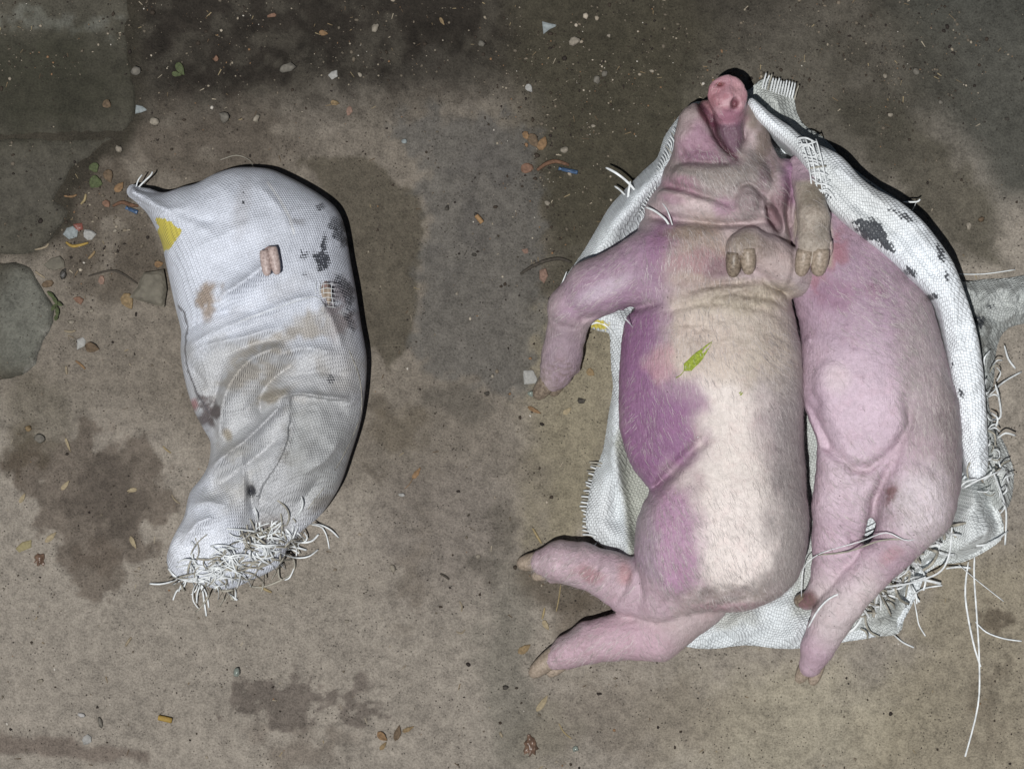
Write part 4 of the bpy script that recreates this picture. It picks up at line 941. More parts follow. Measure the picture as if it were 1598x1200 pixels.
PP1 = [
 dict(p=[(1085, 470), (1190, 460), (1200, 560), (1192, 640), (1200, 720), (1215, 880), (1170, 925), (1090, 900), (1084, 780), (1095, 690), (1070, 560)], c=(238, 228, 221), a=.92, soft=24, wob=26),
 dict(e=(1145, 840, 62, 80), c=(244, 233, 228), a=.8, soft=.5, wob=20),
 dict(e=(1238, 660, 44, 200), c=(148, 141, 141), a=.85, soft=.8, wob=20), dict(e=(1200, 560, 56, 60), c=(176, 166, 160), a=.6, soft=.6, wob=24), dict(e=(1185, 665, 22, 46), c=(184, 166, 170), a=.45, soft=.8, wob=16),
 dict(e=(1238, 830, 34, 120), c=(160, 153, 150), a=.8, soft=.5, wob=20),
 dict(p=[(1040, 470), (1225, 460), (1240, 560), (1190, 600), (1090, 590), (1040, 560)], c=(196, 182, 166), a=.7, soft=24, wob=26),
 dict(e=(1100, 545, 50, 40), c=(214, 196, 184), a=.5, soft=.7, wob=20), dict(e=(1075, 660, 16, 30), c=(200, 186, 178), a=.5, soft=.6),
 dict(p=[(960, 470), (1020, 474), (1034, 500), (1024, 560), (1040, 590), (1080, 600), (1092, 640), (1086, 690), (1050, 735), (1015, 780), (960, 720), (955, 560)], c=(146, 102, 142), a=.95, soft=26, wob=20, ws=30),
 dict(e=(1060, 602, 34, 24), c=(166, 138, 156), a=.6, soft=.5, wob=16), dict(e=(1035, 570, 22, 30, 10), c=(196, 150, 156), a=.55, soft=.5, wob=16),
 dict(p=[(1030, 760), (1075, 770), (1090, 810), (1088, 900), (1060, 930), (1000, 920), (990, 850)], c=(184, 142, 174), a=.9, soft=20, wob=16, ws=26),
 dict(e=(1006, 850, 24, 80), c=(168, 154, 166), a=.7, soft=.5, wob=16),
 dict(e=(1130, 918, 34, 10, -6), c=(138, 124, 126), a=.75, soft=.6, wob=14), dict(e=(1200, 905, 40, 22, -25), c=(152, 142, 140), a=.7, soft=.6, wob=16), dict(e=(1140, 940, 60, 8), c=(172, 138, 150), a=.7, soft=.5),
 dict(p=[(880, 440), (990, 370), (1040, 350), (1060, 380), (1050, 440), (1030, 478), (960, 490), (915, 505), (870, 500)], c=(166, 136, 160), a=.92, soft=22, wob=12),
 dict(e=(1035, 385, 26, 40, 10), c=(146, 100, 138), a=.7, soft=.8, wob=16), dict(e=(885, 560, 34, 60), c=(156, 136, 148), a=.9, soft=.4, wob=10),
 dict(e=(945, 455, 42, 12, -25), c=(204, 188, 202), a=.7, soft=.6),  # painted highlight along the foreleg
 dict(p=[(1055, 360), (1120, 345), (1140, 400), (1130, 450), (1060, 450), (1040, 420)], c=(176, 156, 144), a=.85, soft=26, wob=20),
 dict(e=(1085, 412, 36, 14), c=(172, 126, 138), a=.6, soft=.5, wob=14), dict(e=(1120, 425, 22, 14), c=(138, 108, 124), a=.6, soft=.5, wob=12), dict(e=(1075, 372, 40, 12), c=(140, 124, 108), a=.6, soft=.5, wob=14),
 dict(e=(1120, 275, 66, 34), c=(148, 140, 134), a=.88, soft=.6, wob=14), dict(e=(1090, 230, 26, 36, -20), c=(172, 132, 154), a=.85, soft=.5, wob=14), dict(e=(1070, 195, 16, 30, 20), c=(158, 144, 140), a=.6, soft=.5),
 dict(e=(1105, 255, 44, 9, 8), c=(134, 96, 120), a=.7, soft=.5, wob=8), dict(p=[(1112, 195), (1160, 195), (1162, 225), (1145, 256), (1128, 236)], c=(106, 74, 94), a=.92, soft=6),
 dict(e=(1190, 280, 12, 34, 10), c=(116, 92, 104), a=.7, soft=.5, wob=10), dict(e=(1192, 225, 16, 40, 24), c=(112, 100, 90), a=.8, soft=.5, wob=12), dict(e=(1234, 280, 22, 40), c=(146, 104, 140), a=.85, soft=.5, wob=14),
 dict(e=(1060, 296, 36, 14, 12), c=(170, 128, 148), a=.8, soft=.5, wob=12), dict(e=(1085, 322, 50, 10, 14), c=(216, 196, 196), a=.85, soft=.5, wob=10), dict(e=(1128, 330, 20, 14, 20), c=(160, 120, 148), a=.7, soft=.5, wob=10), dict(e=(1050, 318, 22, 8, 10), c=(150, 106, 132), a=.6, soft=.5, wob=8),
 dict(e=(1163, 318, 22, 26), c=(146, 128, 132), a=.85, soft=.7, wob=12), dict(e=(1206, 340, 12, 26), c=(92, 66, 74), a=.8, soft=.6, wob=10), dict(e=(1215, 330, 18, 34), c=(148, 118, 126), a=.75, soft=.5, wob=10),  # throat lump; shade in the hollow at its right is painted in
 dict(e=(1106, 184, 15, 26, -30), c=(88, 44, 58), a=.95, soft=.3), dict(e=(1170, 190, 12, 22, -20), c=(128, 116, 104), a=.8, soft=.4), dict(e=(1132, 165, 34, 37), c=(190, 144, 154), a=1, soft=.12), dict(e=(1136, 176, 22, 10, -20), c=(216, 178, 184), a=.6, soft=.6, wob=12, ws=10), dict(e=(1130, 160, 30, 30), c=(168, 108, 118), a=.6, soft=.6, wob=20, ws=10, nz=9, nb=-.02), dict(e=(1140, 192, 24, 12), c=(156, 106, 128), a=.75, soft=.5), dict(e=(1115, 160, 14, 20), c=(168, 116, 124), a=.6, soft=.5, wob=10), dict(e=(1150, 150, 10, 14), c=(210, 166, 172), a=.6, soft=.5), dict(e=(1144, 173, 6, 8), c=(96, 42, 56), a=.85, soft=.5), dict(e=(1122, 143, 6, 4), c=(110, 50, 52), a=.85, soft=.5),  # snout and mouth colours, with pale highlights painted onto the disc
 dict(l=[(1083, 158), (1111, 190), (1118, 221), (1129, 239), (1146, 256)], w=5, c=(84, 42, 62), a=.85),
 dict(e=(1160, 392, 26, 26), c=(160, 148, 134), a=.85, soft=.4), dict(e=(1205, 410, 34, 26, 30), c=(186, 168, 164), a=.8, soft=.4), dict(e=(1192, 392, 20, 12, 40), c=(140, 124, 118), a=.6, soft=.5, wob=8), dict(e=(1150, 470, 84, 22), c=(186, 174, 154), a=.75, soft=.5, wob=18),
 dict(p=[(815, 850), (900, 835), (980, 870), (1050, 920), (1050, 960), (960, 955), (900, 915), (820, 900)], c=(198, 172, 184), a=.9, soft=10), dict(e=(925, 890, 20, 14), c=(160, 114, 120), a=.75, soft=.6, wob=16), dict(e=(975, 892, 12, 16), c=(188, 140, 140), a=.6, soft=.5, wob=10), dict(e=(890, 848, 60, 8, 8), c=(164, 152, 154), a=.6, soft=.5),
 dict(e=(940, 1005, 110, 50), c=(196, 164, 178), a=.9, soft=.3), dict(e=(890, 985, 40, 12, -35), c=(170, 156, 160), a=.6, soft=.5),
]
dirt1 = mask(x, y, [dict(e=(1160, 395, 34, 30), soft=.4, a=.55), dict(e=(1130, 925, 90, 20), soft=.5, a=.45), dict(e=(1150, 460, 90, 30), soft=.6, a=.5), dict(e=(1130, 520, 100, 50), soft=.7, a=.22), dict(e=(1120, 300, 100, 90), soft=.6, a=.28), dict(e=(880, 590, 40, 30), soft=.5, a=.55), dict(e=(880, 880, 60, 30), soft=.5, a=.35), dict(e=(1200, 240, 26, 60), soft=.5, a=.5), dict(e=(890, 1010, 60, 40), soft=.5, a=.3), dict(e=(1070, 380, 50, 30), soft=.5, a=.35)])
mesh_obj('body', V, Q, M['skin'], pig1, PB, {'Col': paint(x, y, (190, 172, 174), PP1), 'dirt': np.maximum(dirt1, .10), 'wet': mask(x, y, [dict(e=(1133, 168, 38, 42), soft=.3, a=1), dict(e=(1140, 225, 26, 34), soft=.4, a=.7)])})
def wt1(x, y): return mask(x, y, [dict(e=(1225, 720, 52, 220), soft=.6, a=1), dict(e=(1150, 720, 60, 200), soft=.6, a=.12), dict(e=(1100, 850, 110, 90), soft=.5, a=.8), dict(e=(1130, 280, 70, 40), soft=.5, a=.9), dict(e=(1090, 400, 60, 50), soft=.5, a=.7), dict(e=(950, 450, 100, 60), soft=.5, a=.35), dict(e=(1100, 540, 70, 60), soft=.5, a=.55), dict(e=(900, 880, 120, 40), soft=.5, a=.4), dict(e=(1030, 640, 60, 90), soft=.5, a=.25), dict(e=(1160, 320, 30, 30), soft=.5, a=.5), dict(e=(930, 1000, 90, 40), soft=.5, a=.4)]) + .02
def flow1(x, y):
    a = 1.35 - .9 * smooth(1150, 1250, x) * smooth(900, 560, y) + .9 * fbm(x, y, 110, 5, 2)
    a = np.where((y > 700) & (x < 1090), 1.1 + .6 * fbm(x, y, 90, 6, 2), a)
    return np.where(x < 1000, 2.4 + .5 * fbm(x, y, 80, 8, 2), a)
bristles(pig1, PB, V, Nn, wt1(x, y), flow1, 15000)
hf, hd = M['hoof'], M['hoof_dark']
claw(pig1, PB, (866, 588, 34), (842, 621, 10), 15, 13, hd, 'hoof'); claw(pig1, PB, (880, 590, 26), (866, 617, 8), 12, 11, hd, 'hoof'); claw(pig1, PB, (902, 566, 28), (899, 586, 20), 7, 7, hf, 'dewclaw')
claw(pig1, PB, (1142, 400, 183), (1140, 438, 180), 12.5, 14, hd, 'hoof'); claw(pig1, PB, (1162, 394, 185), (1164, 434, 182), 12.5, 14, hf, 'hoof'); claw(pig1, PB, (1172, 384, 178), (1176, 398, 180), 6, 6, hd, 'dewclaw')
claw(pig1, PB, (856, 872, 30), (813, 880, 12), 15, 13, hf, 'hoof'); claw(pig1, PB, (866, 891, 20), (836, 900, 9), 11, 9, hf, 'hoof'); claw(pig1, PB, (880, 896, 22), (862, 906, 14), 6, 6, hf, 'dewclaw')
claw(pig1, PB, (876, 1016, 26), (833, 1054, 9), 15, 13, hf, 'hoof'); claw(pig1, PB, (888, 1030, 18), (860, 1053, 8), 11, 9, hf, 'hoof'); claw(pig1, PB, (898, 1028, 18), (888, 1044, 12), 6, 6, M['claw_pink'], 'dewclaw')

QB = (1370, 600)
pig2 = thing('pig', 'pinker dead pig lying at the right beneath the rolled sack edge, head hidden', 'pig', (QB[0] + RSH, QB[1]))
f = Field((1205, 235, 0), (1520, 1085, 222), 3.0)
T2 = crom([(1236, 300), (1232, 380), (1238, 450), (1246, 500), (1253, 560), (1261, 615), (1272, 665), (1287, 700), (1300, 740), (1340, 780), (1400, 800), (1455, 806), (1484, 770), (1493, 710), (1490, 640), (1480, 590), (1468, 535), (1456, 488), (1436, 452), (1382, 402), (1335, 355), (1298, 315), (1270, 280), (1245, 270)], 3)
f.pillow(T2, 112, 80, lambda x, y: 76 - 30 * smooth(360, 270, y), 73, 10, lambda x, y: 4 * fbm(x, y, 90, 13, 2), 6)
f.ell((1340, 610, 96), (82, 125, 70), -8, 22)
f.ell((1435, 650, 84), (54, 110, 58), -8, 20)
f.ell((1320, 440, 92), (80, 80, 58), 20, 20)
f.tube([(1325, 715, 92, 52), (1318, 785, 80, 48), (1310, 840, 64, 40), (1302, 890, 46, 31), (1288, 924, 36, 22), (1262, 938, 26, 13)], 14)
f.tube([(1432, 722, 90, 62), (1428, 780, 94, 62)], 16)
f.tube([(1426, 790, 94, 60), (1388, 854, 88, 38), (1342, 904, 76, 32), (1300, 962, 56, 33), (1278, 1008, 38, 27), (1268, 1036, 26, 19)], 4)
f.tube([(1252, 268, 90, 24), (1258, 305, 140, 22), (1263, 345, 160, 24), (1263, 385, 164, 26), (1260, 402, 164, 21)], 6)
f.ell((1358, 768, 62), (44, 52, 46), 20, 12)
f.crease([(1262, 640), (1275, 672), (1295, 702), (1325, 728), (1352, 728), (1392, 695), (1412, 660), (1408, 620)], 8, 12, 105)
f.crease([(1404, 690), (1378, 735), (1360, 785), (1354, 838)], 9, 13)
f.crease([(1318, 822), (1334, 845), (1352, 838)], 6, 9)
f.crease([(1360, 840), (1384, 868), (1412, 880)], 6, 4)
f.crease([(1272, 850), (1296, 858), (1326, 852)], 5, 4)
f.crease([(1262, 960), (1290, 975), (1322, 980)], 5, 4)
f.crease([(1460, 740), (1440, 722), (1412, 712)], 8, 4)
f.crease([(1276, 605), (1272, 640), (1300, 690)], 8, 4)
for tx, ty in ((1314, 512), (1327, 549), (1259, 532), (1336, 592), (1337, 636), (1342, 680), (1273, 588), (1300, 478), (1271, 610)):
    sl, X, Y, Z = f.box((tx - 12, ty - 12, 0), (tx + 12, ty + 12, 230))
    f.F[sl] -= 5.0 * np.exp(-((X - tx) ** 2 + (Y - ty) ** 2) / 12.0)
f.ell((1298, 596, 140), (24, 30, 20), 0, 22)
f.crease([(1262, 360), (1262, 385), (1260, 410)], 3, 4, 120)
f.floor(6.5)
V, Q = f.skin(2); Nn = normals(V, Q)
_w = 2.6 * fbm(V[:, 0], V[:, 1], 40, 51, 3) + 1.2 * fbm(V[:, 0] + V[:, 1], V[:, 1] - V[:, 0], 13, 53, 2)
V = V + Nn * np.where(V[:, 2] > 12, _w, 0)[:, None]
x, y, z = V.T; Nn = normals(V, Q)
PP2 = [
 dict(e=(1335, 480, 90, 120, -20), c=(168, 142, 162), a=.9, soft=.5, wob=20), dict(e=(1300, 395, 18, 36, 30), c=(160, 96, 104), a=.6, soft=.6, wob=18, nz=16, nb=.15), dict(e=(1274, 450, 12, 20), c=(164, 100, 106), a=.5, soft=.6, wob=14, nz=12, nb=.1), dict(e=(1300, 465, 34, 22), c=(146, 104, 132), a=.55, soft=.6, wob=14), dict(e=(1360, 460, 18, 12), c=(146, 104, 128), a=.5, soft=.6, wob=14),
 dict(e=(1330, 640, 80, 105), c=(222, 200, 215), a=.9, soft=.75, wob=20), dict(e=(1300, 590, 20, 22), c=(226, 208, 214), a=.7, soft=.5), dict(e=(1268, 640, 14, 40), c=(178, 152, 170), a=.6, soft=.5),
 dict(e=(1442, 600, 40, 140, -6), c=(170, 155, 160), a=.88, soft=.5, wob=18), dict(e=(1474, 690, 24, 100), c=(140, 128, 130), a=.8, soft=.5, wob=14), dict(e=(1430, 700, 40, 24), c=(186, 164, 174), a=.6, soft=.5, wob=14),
 dict(e=(1430, 785, 50, 58), c=(222, 211, 217), a=.88, soft=.5, wob=14), dict(e=(1320, 790, 50, 80), c=(216, 196, 208), a=.88, soft=.5), dict(e=(1382, 770, 9, 16, 20), c=(124, 78, 82), a=.8, soft=.5, wob=10, nz=10, nb=.25),
 dict(e=(1385, 862, 20, 12, -30), c=(180, 140, 148), a=.6, soft=.5, wob=10), dict(e=(1320, 940, 60, 70), c=(216, 203, 204), a=.85, soft=.4), dict(e=(1258, 935, 18, 14), c=(108, 62, 66), a=.85, soft=.4, wob=8), dict(e=(1310, 850, 40, 60), c=(206, 180, 196), a=.7, soft=.5),
 dict(p=[(1236, 290), (1285, 290), (1294, 370), (1292, 420), (1240, 420), (1236, 360)], c=(178, 168, 154), a=.95, soft=5), dict(e=(1262, 310, 20, 20), c=(128, 120, 106), a=.75, soft=.5, wob=10), dict(e=(1274, 370, 10, 20), c=(140, 134, 126), a=.5, soft=.5, wob=10),
]
dirt2 = mask(x, y, [dict(e=(1264, 340, 30, 60), soft=.4, a=.5), dict(e=(1380, 775, 26, 40), soft=.6, a=.45), dict(e=(1350, 730, 60, 24), soft=.5, a=.35), dict(e=(1260, 935, 22, 16), soft=.5, a=.6)])
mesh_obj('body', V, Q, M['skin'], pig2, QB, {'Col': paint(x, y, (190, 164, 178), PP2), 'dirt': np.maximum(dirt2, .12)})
bristles(pig2, QB, V, Nn, mask(x, y, [dict(e=(1440, 600, 50, 170, -8), soft=.6, a=1), dict(e=(1380, 470, 70, 70), soft=.6, a=.6), dict(e=(1440, 790, 60, 60), soft=.5, a=.5), dict(e=(1320, 800, 60, 110), soft=.5, a=.25)]) + .03,
         lambda x, y: 1.25 + .5 * fbm(x, y, 120, 15, 2) - .5 * smooth(1440, 1380, x), 8000)
claw(pig2, QB, (1250, 396, 178), (1243, 436, 170), 13, 13, hf, 'hoof'); claw(pig2, QB, (1274, 394, 178), (1269, 436, 172), 14.5, 13, hf, 'hoof'); claw(pig2, QB, (1287, 382, 170), (1289, 404, 160), 5, 7, M['claw_pink'], 'dewclaw')
claw(pig2, QB, (1272, 932, 34), (1244, 938, 20), 13, 10, hd, 'hoof'); claw(pig2, QB, (1268, 1030, 26), (1250, 1064, 11), 12, 11, hf, 'hoof'); claw(pig2, QB, (1282, 1034, 24), (1272, 1068, 11), 11, 10, hf, 'hoof')

# ------------------------------------------------------------------ litter and stones on the ground
def litter_mat(key, c, **kw):
    c = tuple(.54 * v + .46 * q for v, q in zip(c, (96, 90, 80)))
    if key not in M: M[key] = plain(key, c, **kw)
    return M[key]
litter_mat('leaf_dry', (150, 122, 80), var=.35, scale=180); litter_mat('leaf_orange', (144, 104, 64), var=.35, scale=180); litter_mat('leaf_brown', (96, 74, 52), var=.4, scale=180)
litter_mat('leaf_pale', (190, 172, 134), var=.25, scale=220); litter_mat('leaf_green', (58, 78, 36), var=.35, scale=220); M['leaf_lime'] = plain('leaf_lime', (142, 156, 58), var=.45, scale=260)
litter_mat('straw', (186, 164, 112), var=.25, scale=200); litter_mat('wood_pale', (176, 160, 132), var=.3, scale=200); litter_mat('bark', (104, 62, 40), var=.4, scale=160); litter_mat('twig', (38, 34, 30), var=.4, scale=160)
litter_mat('brick', (134, 90, 70), var=.3, scale=200, bm=.6); litter_mat('brick_pink', (150, 112, 98), var=.3, scale=200, bm=.6)
litter_mat('stone_pale', (168, 160, 146), var=.3, scale=160, bm=.6); litter_mat('stone_grey', (112, 110, 104), var=.3, scale=120, bm=.6); litter_mat('stone_dark', (44, 42, 40), var=.4, scale=140, bm=.5); litter_mat('chunk', (106, 103, 92), var=.3, scale=60, bm=.7)
litter_mat('paper', (196, 200, 202), var=.2, scale=220); litter_mat('paper_blue', (158, 176, 186), var=.3, scale=160); litter_mat('card', (176, 164, 112), var=.2, scale=160)
litter_mat('blue_plastic', (44, 92, 156), rough=.35, spec=.5, var=.25, scale=160); litter_mat('red_plastic', (140, 60, 52), var=.3, scale=160, rough=.4); litter_mat('black_plastic', (22, 22, 23), var=.4, scale=200, rough=.4)
litter_mat('yellow_peel', (192, 152, 52), var=.25, scale=160); litter_mat('butt_tan', (188, 138, 84), var=.2, scale=300); litter_mat('butt_yellow', (204, 160, 56), var=.2, scale=300); litter_mat('ash', (40, 37, 35), var=.4, scale=300)
litter_mat('wrapper_brown', (104, 72, 56), var=.5, scale=120, rough=.35, spec=.5); litter_mat('glass', (150, 170, 165), rough=.1, spec=.6, var=.2, scale=200); litter_mat('white_bit', (225, 226, 230), var=.1, scale=200)
GRP = {'pebble': 'loose stones on the soil', 'leaf': 'fallen leaves on the soil', 'straw': 'bits of straw and stick on the soil', 'brick': 'brick chips on the soil', 'scrap': 'scraps of litter on the soil'}
def lz(x, y): return top_z(x, y)
def put(name, V, F, mat, x, y, z, label, cat, group=None, sm=True):
    V = np.asarray(V, float); zmin = V[:, 2].min()
    V[:, 2] -= zmin
    o = mesh_obj(name, V, F, M[mat], None, (0, 0), None, sm)
    o.location = w2(x, y, z - .35); return tag(o, label, cat, group)
def ico(sub=2):
    import bmesh
    bm = bmesh.new(); bmesh.ops.create_icosphere(bm, subdivisions=sub, radius=1)
    V = np.array([v.co[:] for v in bm.verts]); F = [tuple(v.index for v in reversed(f.verts)) for f in bm.faces]; bm.free(); return V, F
ICO = ico(2); ICO1 = ico(1)
def pebble(x, y, rx, ry, an, mat, label, cat='stone', flat=.55, name='pebble'):
    V = ICO[0].copy(); r = rng
    for _ in range(5):
        n = r.normal(size=3); n /= np.linalg.norm(n); d = V @ n; V -= np.clip(d - r.uniform(.55, .8), 0, None)[:, None] * n
    V = V * (1 + .12 * r.normal(size=(len(V), 1))); V *= [rx, ry, (rx + ry) / 2 * flat]
    a = math.radians(an); V[:, :2] = V[:, :2] @ np.array([[math.cos(a), math.sin(a)], [-math.sin(a), math.cos(a)]])
    return put(name, V, ICO[1], mat, x, y, lz(x, y), label, cat, GRP['pebble'])
def leaf(x, y, L, W, an, mat, label, curl=3.0, z=None, tip=.7, name='dry_leaf', cat='leaf', stem=0):
    if z is None: L *= .9; W *= .85
    n = 9; V = []; F = []
    for i in range(n):
        t = i / (n - 1); w = W * (math.sin(math.pi * t ** tip) ** .8) * (1 + rng.normal(0, .07)) if 0 < i < n - 1 else .4
        zc = curl * math.sin(math.pi * t) + rng.normal(0, .25); bx = L * (t - .5); by = .12 * W * math.sin(3 * t)
        for k, s in enumerate((-1, -.5, 0, .5, 1)): V.append((bx, by + s * w, zc + abs(s) * curl * .45 + (0 if k != 2 else -.3)))
    m = len(V); V += [(p[0], p[1], p[2] - .5) for p in V]
    for i in range(n - 1):
        for k in range(4):
            a = i * 5 + k; F.append((a, a + 5, a + 6, a + 1)); F.append((a + m, a + m + 1, a + m + 6, a + m + 5))
    per = [i * 5 for i in range(n)] + [(n - 1) * 5 + k for k in range(1, 5)] + [i * 5 + 4 for i in range(n - 2, -1, -1)] + [3, 2, 1]
    for a, b in zip(per, per[1:] + per[:1]): F.append((a, a + m, b + m, b))
    V = np.array(V)
    if stem:
        sv, sf = strand([(-L / 2 + 1, 0, .5), (-L / 2 - stem * .5, 1, 1), (-L / 2 - stem, -1, .6)], .9, .9, 3, 0); o = len(V); V = np.concatenate([V, sv]); F += [tuple(i + o for i in f) for f in sf]
    a = math.radians(an); V[:, :2] = V[:, :2] @ np.array([[math.cos(a), math.sin(a)], [-math.sin(a), math.cos(a)]])
    return put(name, V, F, mat, x, y, lz(x, y) if z is None else z, label, cat, GRP['leaf'] if z is None else None)
def stick(pts, w, mat, label, name='straw', cat='straw', t=None):
    c = np.mean(np.array(pts, float), 0); P = [(p[0] - c[0], p[1] - c[1], rng.uniform(.3, 1.4)) for p in pts]
    P = crom(P, 4, False); m = len(P); tp = [w * (.55 + .45 * math.sin(math.pi * (i + .5) / m)) for i in range(m)]
    V, F = loft(P, tp, [q * (t or .6) for q in tp], 6)
    return put(name, V, F, mat, c[0], c[1], lz(c[0], c[1]), label, cat, GRP['straw'])
def chip(x, y, rx, ry, an, h, mat, label, name='brick_chip', cat='brick', n=7, rag=.22, bevel=.82, group=True):
    V = []; F = []
    rx *= .88; ry *= .88; base = [(1 + rng.uniform(-rag, rag)) for _ in range(n)]
    for lv, sc, z in ((0, 1, 0), (1, 1.0, h * .7), (2, bevel, h)):
        for k in range(n):
            a = 2 * math.pi * k / n; V.append((rx * base[k] * sc * math.cos(a) + rng.normal(0, .3), ry * base[k] * sc * math.sin(a) + rng.normal(0, .3), z + (rng.normal(0, .12 * h) if lv else 0)))
    for lv in (0, 1):
        for k in range(n): F.append((lv * n + k, lv * n + (k + 1) % n, (lv + 1) * n + (k + 1) % n, (lv + 1) * n + k))
    F.append(tuple(2 * n + k for k in range(n))); F.append(tuple(reversed(range(n))))
    V = np.array(V); a = math.radians(an); V[:, :2] = V[:, :2] @ np.array([[math.cos(a), math.sin(a)], [-math.sin(a), math.cos(a)]])
    return put(name, V, F, mat, x, y, lz(x, y), label, cat, GRP['brick'] if group else None, False)
def scrap(x, y, poly, mat, label, name='paper_scrap', cat='litter', amp=2.2):
    P = np.array(poly, float); c = P.mean(0); sd = rng.integers(1, 60)
    V, F = cloth(P - c, lambda a, b, d: .9 + amp * (1.4 * np.abs(fbm(a + 50 * sd, b, 8, 3, 2)) + .2) + amp * .4 * smooth(0, 4, d), 1.8, .6)
    return put(name, V, F, mat, c[0], c[1], lz(c[0], c[1]), label, cat, GRP['scrap'])
def jag(cx, cy, rx, ry, n=19):
    return [(cx + rx * q * math.cos(6.2832 * k / n), cy + ry * q * math.sin(6.2832 * k / n)) for k, q in enumerate(rng.uniform(.62, 1.15, n))]
def butt(x, y, an, L, r, mat, label, burnt=True):
    o = thing('cigarette_butt', label, 'cigarette butt', (x, y)); o.location = w2(x, y, lz(x, y) + r); o.rotation_euler = (0, 0, -math.radians(an))
    V, F = loft([(-L / 2, 0, 0), (-L / 2 + 1, 0, 0), (L * .1, 0, .2), (L / 2 - .6, .3, .2), (L / 2, .3, .2)], [r * .9, r, r * 1.02, r, r * .88], [r * .9, r * .97, r * .93, r, r * .88], 10)
    mesh_obj('filter', V, F, M[mat], o)
    if burnt:
        V, F = loft([(-L / 2 - 4, .3, 0), (-L / 2 - 2, 0, 0), (-L / 2 - .05, 0, 0)], [r * .4, r * .75, r * .85], [r * .35, r * .6, r * .85], 8); mesh_obj('burnt_end', V, F, M['ash'], o)
    return o

# -- around the closed sack
scrap(220, 171, [(212, 164), (222, 166), (230, 172), (220, 176), (211, 178)], 'paper_blue', 'bluish white torn paper triangle above the closed sack, beside a big paving slab')
pebble(241, 190, 8, 7, 20, 'stone_pale', 'pale round pebble just below the bluish paper triangle above the closed sack')
leaf(282, 108, 26, 7, 60, 'leaf_green', 'small green leaf blade on dark mud at the top of the left half'); leaf(276, 116, 18, 5, 10, 'leaf_green', 'short green leaf crossing another green blade on the dark mud')
leaf(148, 262, 18, 9, 70, 'leaf_green', 'upper of two dark green leaves at the paving corner left of the sack'); leaf(150, 284, 24, 12, 20, 'leaf_green', 'lower, larger dark green leaf at the paving corner left of the sack')
leaf(168, 163, 16, 8, 40, 'leaf_brown', 'brown leaf flat on the big upper paving slab'); leaf(186, 292, 22, 7, -50, 'leaf_orange', 'orange brown leaf left of the sack\'s pointed corner'); leaf(170, 275, 24, 9, 75, 'leaf_brown', 'dull brown leaf beside the dark green leaves left of the sack')
chip(338, 92, 5, 6, 10, 4, 'brick', 'small orange brick chip on dark mud above the closed sack')
pebble(450, 107, 14, 7, -8, 'stone_grey', 'long flat grey pebble above the top of the closed sack'); pebble(585, 45, 6, 9, 30, 'stone_pale', 'pale oblong stone near the top edge, middle of the left half')
scrap(520, 117, [(512, 118), (518, 112), (526, 110), (527, 120), (518, 125)], 'paper', 'shiny crumpled white foil scrap on dark mud above the sack'); chip(545, 173, 5, 8, 15, 3, 'brick_pink', 'narrow pinkish brick chip above the right of the closed sack')
leaf(523, 161, 16, 5, 10, 'leaf_dry', 'curled tan leaf beside the narrow pinkish chip', 4); leaf(505, 52, 16, 5, 10, 'leaf_orange', 'tan leaf on dark mud near the top edge above the closed sack'); chip(424, 25, 9, 4, -10, 3, 'brick', 'orange chip cut by the top edge of the left half')
pebble(562, 117, 3, 5, -40, 'stone_pale', 'tiny pale oblong stone right of the white foil scrap'); pebble(752, 68, 6, 5, 0, 'stone_grey', 'grey pebble on dark mud at the top right of the left half'); pebble(631, 221, 5, 4, 0, 'paper_blue', 'small pale violet pebble on the bare ground right of the sack\'s top')
pebble(350, 183, 9, 8, 0, 'stone_grey', 'dull round pebble in the mud above the closed sack'); pebble(401, 185, 6, 8, 40, 'stone_pale', 'whitish stone above the closed sack\'s highest edge'); pebble(186, 232, 5, 7, -20, 'stone_pale', 'pale oval pebble on soil right of the paving corner'); pebble(212, 112, 9, 8, 0, 'stone_grey', 'dull grey stone touching the right edge of the big paving slab')
cap = thing('pen_cap', 'blue plastic pen cap beside the pointed corner of the closed sack', 'pen cap', (208, 329)); cap.location = w2(208, 329, lz(208, 329) + 3); cap.rotation_euler = (0, 0, -math.radians(22))
def pen_cap(root, L):
    V, F = loft([(-L / 2, 0, 0), (-L / 2 + 1, 0, 0), (0, 0, 0), (L / 2 - 1, 0, 0), (L / 2, 0, 0)], [2.6, 3, 3.1, 3.4, 3.2], [2.6, 3, 3.1, 3.4, 3.2], 10); mesh_obj('barrel', V, F, M['blue_plastic'], root)
    V, F = loft([(-L / 2 - 5, 0, .3), (-L / 2 - 2, 0, .3), (-L / 2 + .4, 0, 0)], [3.0, 2.2, 1.6], [1.2, 1.3, 1.5], 8); mesh_obj('tip', V, F, M['blue_plastic'], root)
    V, F = loft([(-L / 2, 0, 3.4), (0, 0, 4.2), (L / 2 - 3, 0, 4.0)], [1, 1, .8], [.6, .6, .6], 6); mesh_obj('clip', V, F, M['blue_plastic'], root)
pen_cap(cap, 15)
chip(166, 318, 8, 6, 10, 4, 'brick', 'reddish brick chip left of the blue pen cap near the closed sack'); stick([(176, 322), (190, 316), (204, 320), (216, 322)], 3.2, 'bark', 'strip of red brown bark above the blue pen cap near the closed sack', 'bark_strip', 'bark', .4)
stick([(134, 303), (132, 312), (126, 319)], 2.2, 'straw', 'yellow straw stub above the paving corner left of the sack'); stick([(100, 306), (112, 307), (120, 304)], 2, 'leaf_orange', 'short orange stick by the paving corner left of the sack')
chip(140, 366, 11, 9, 30, 5, 'paper', 'crumpled whitish plastic cap in the litter left of the closed sack', 'plastic_scrap', 'litter', 9, .2, .7, False)
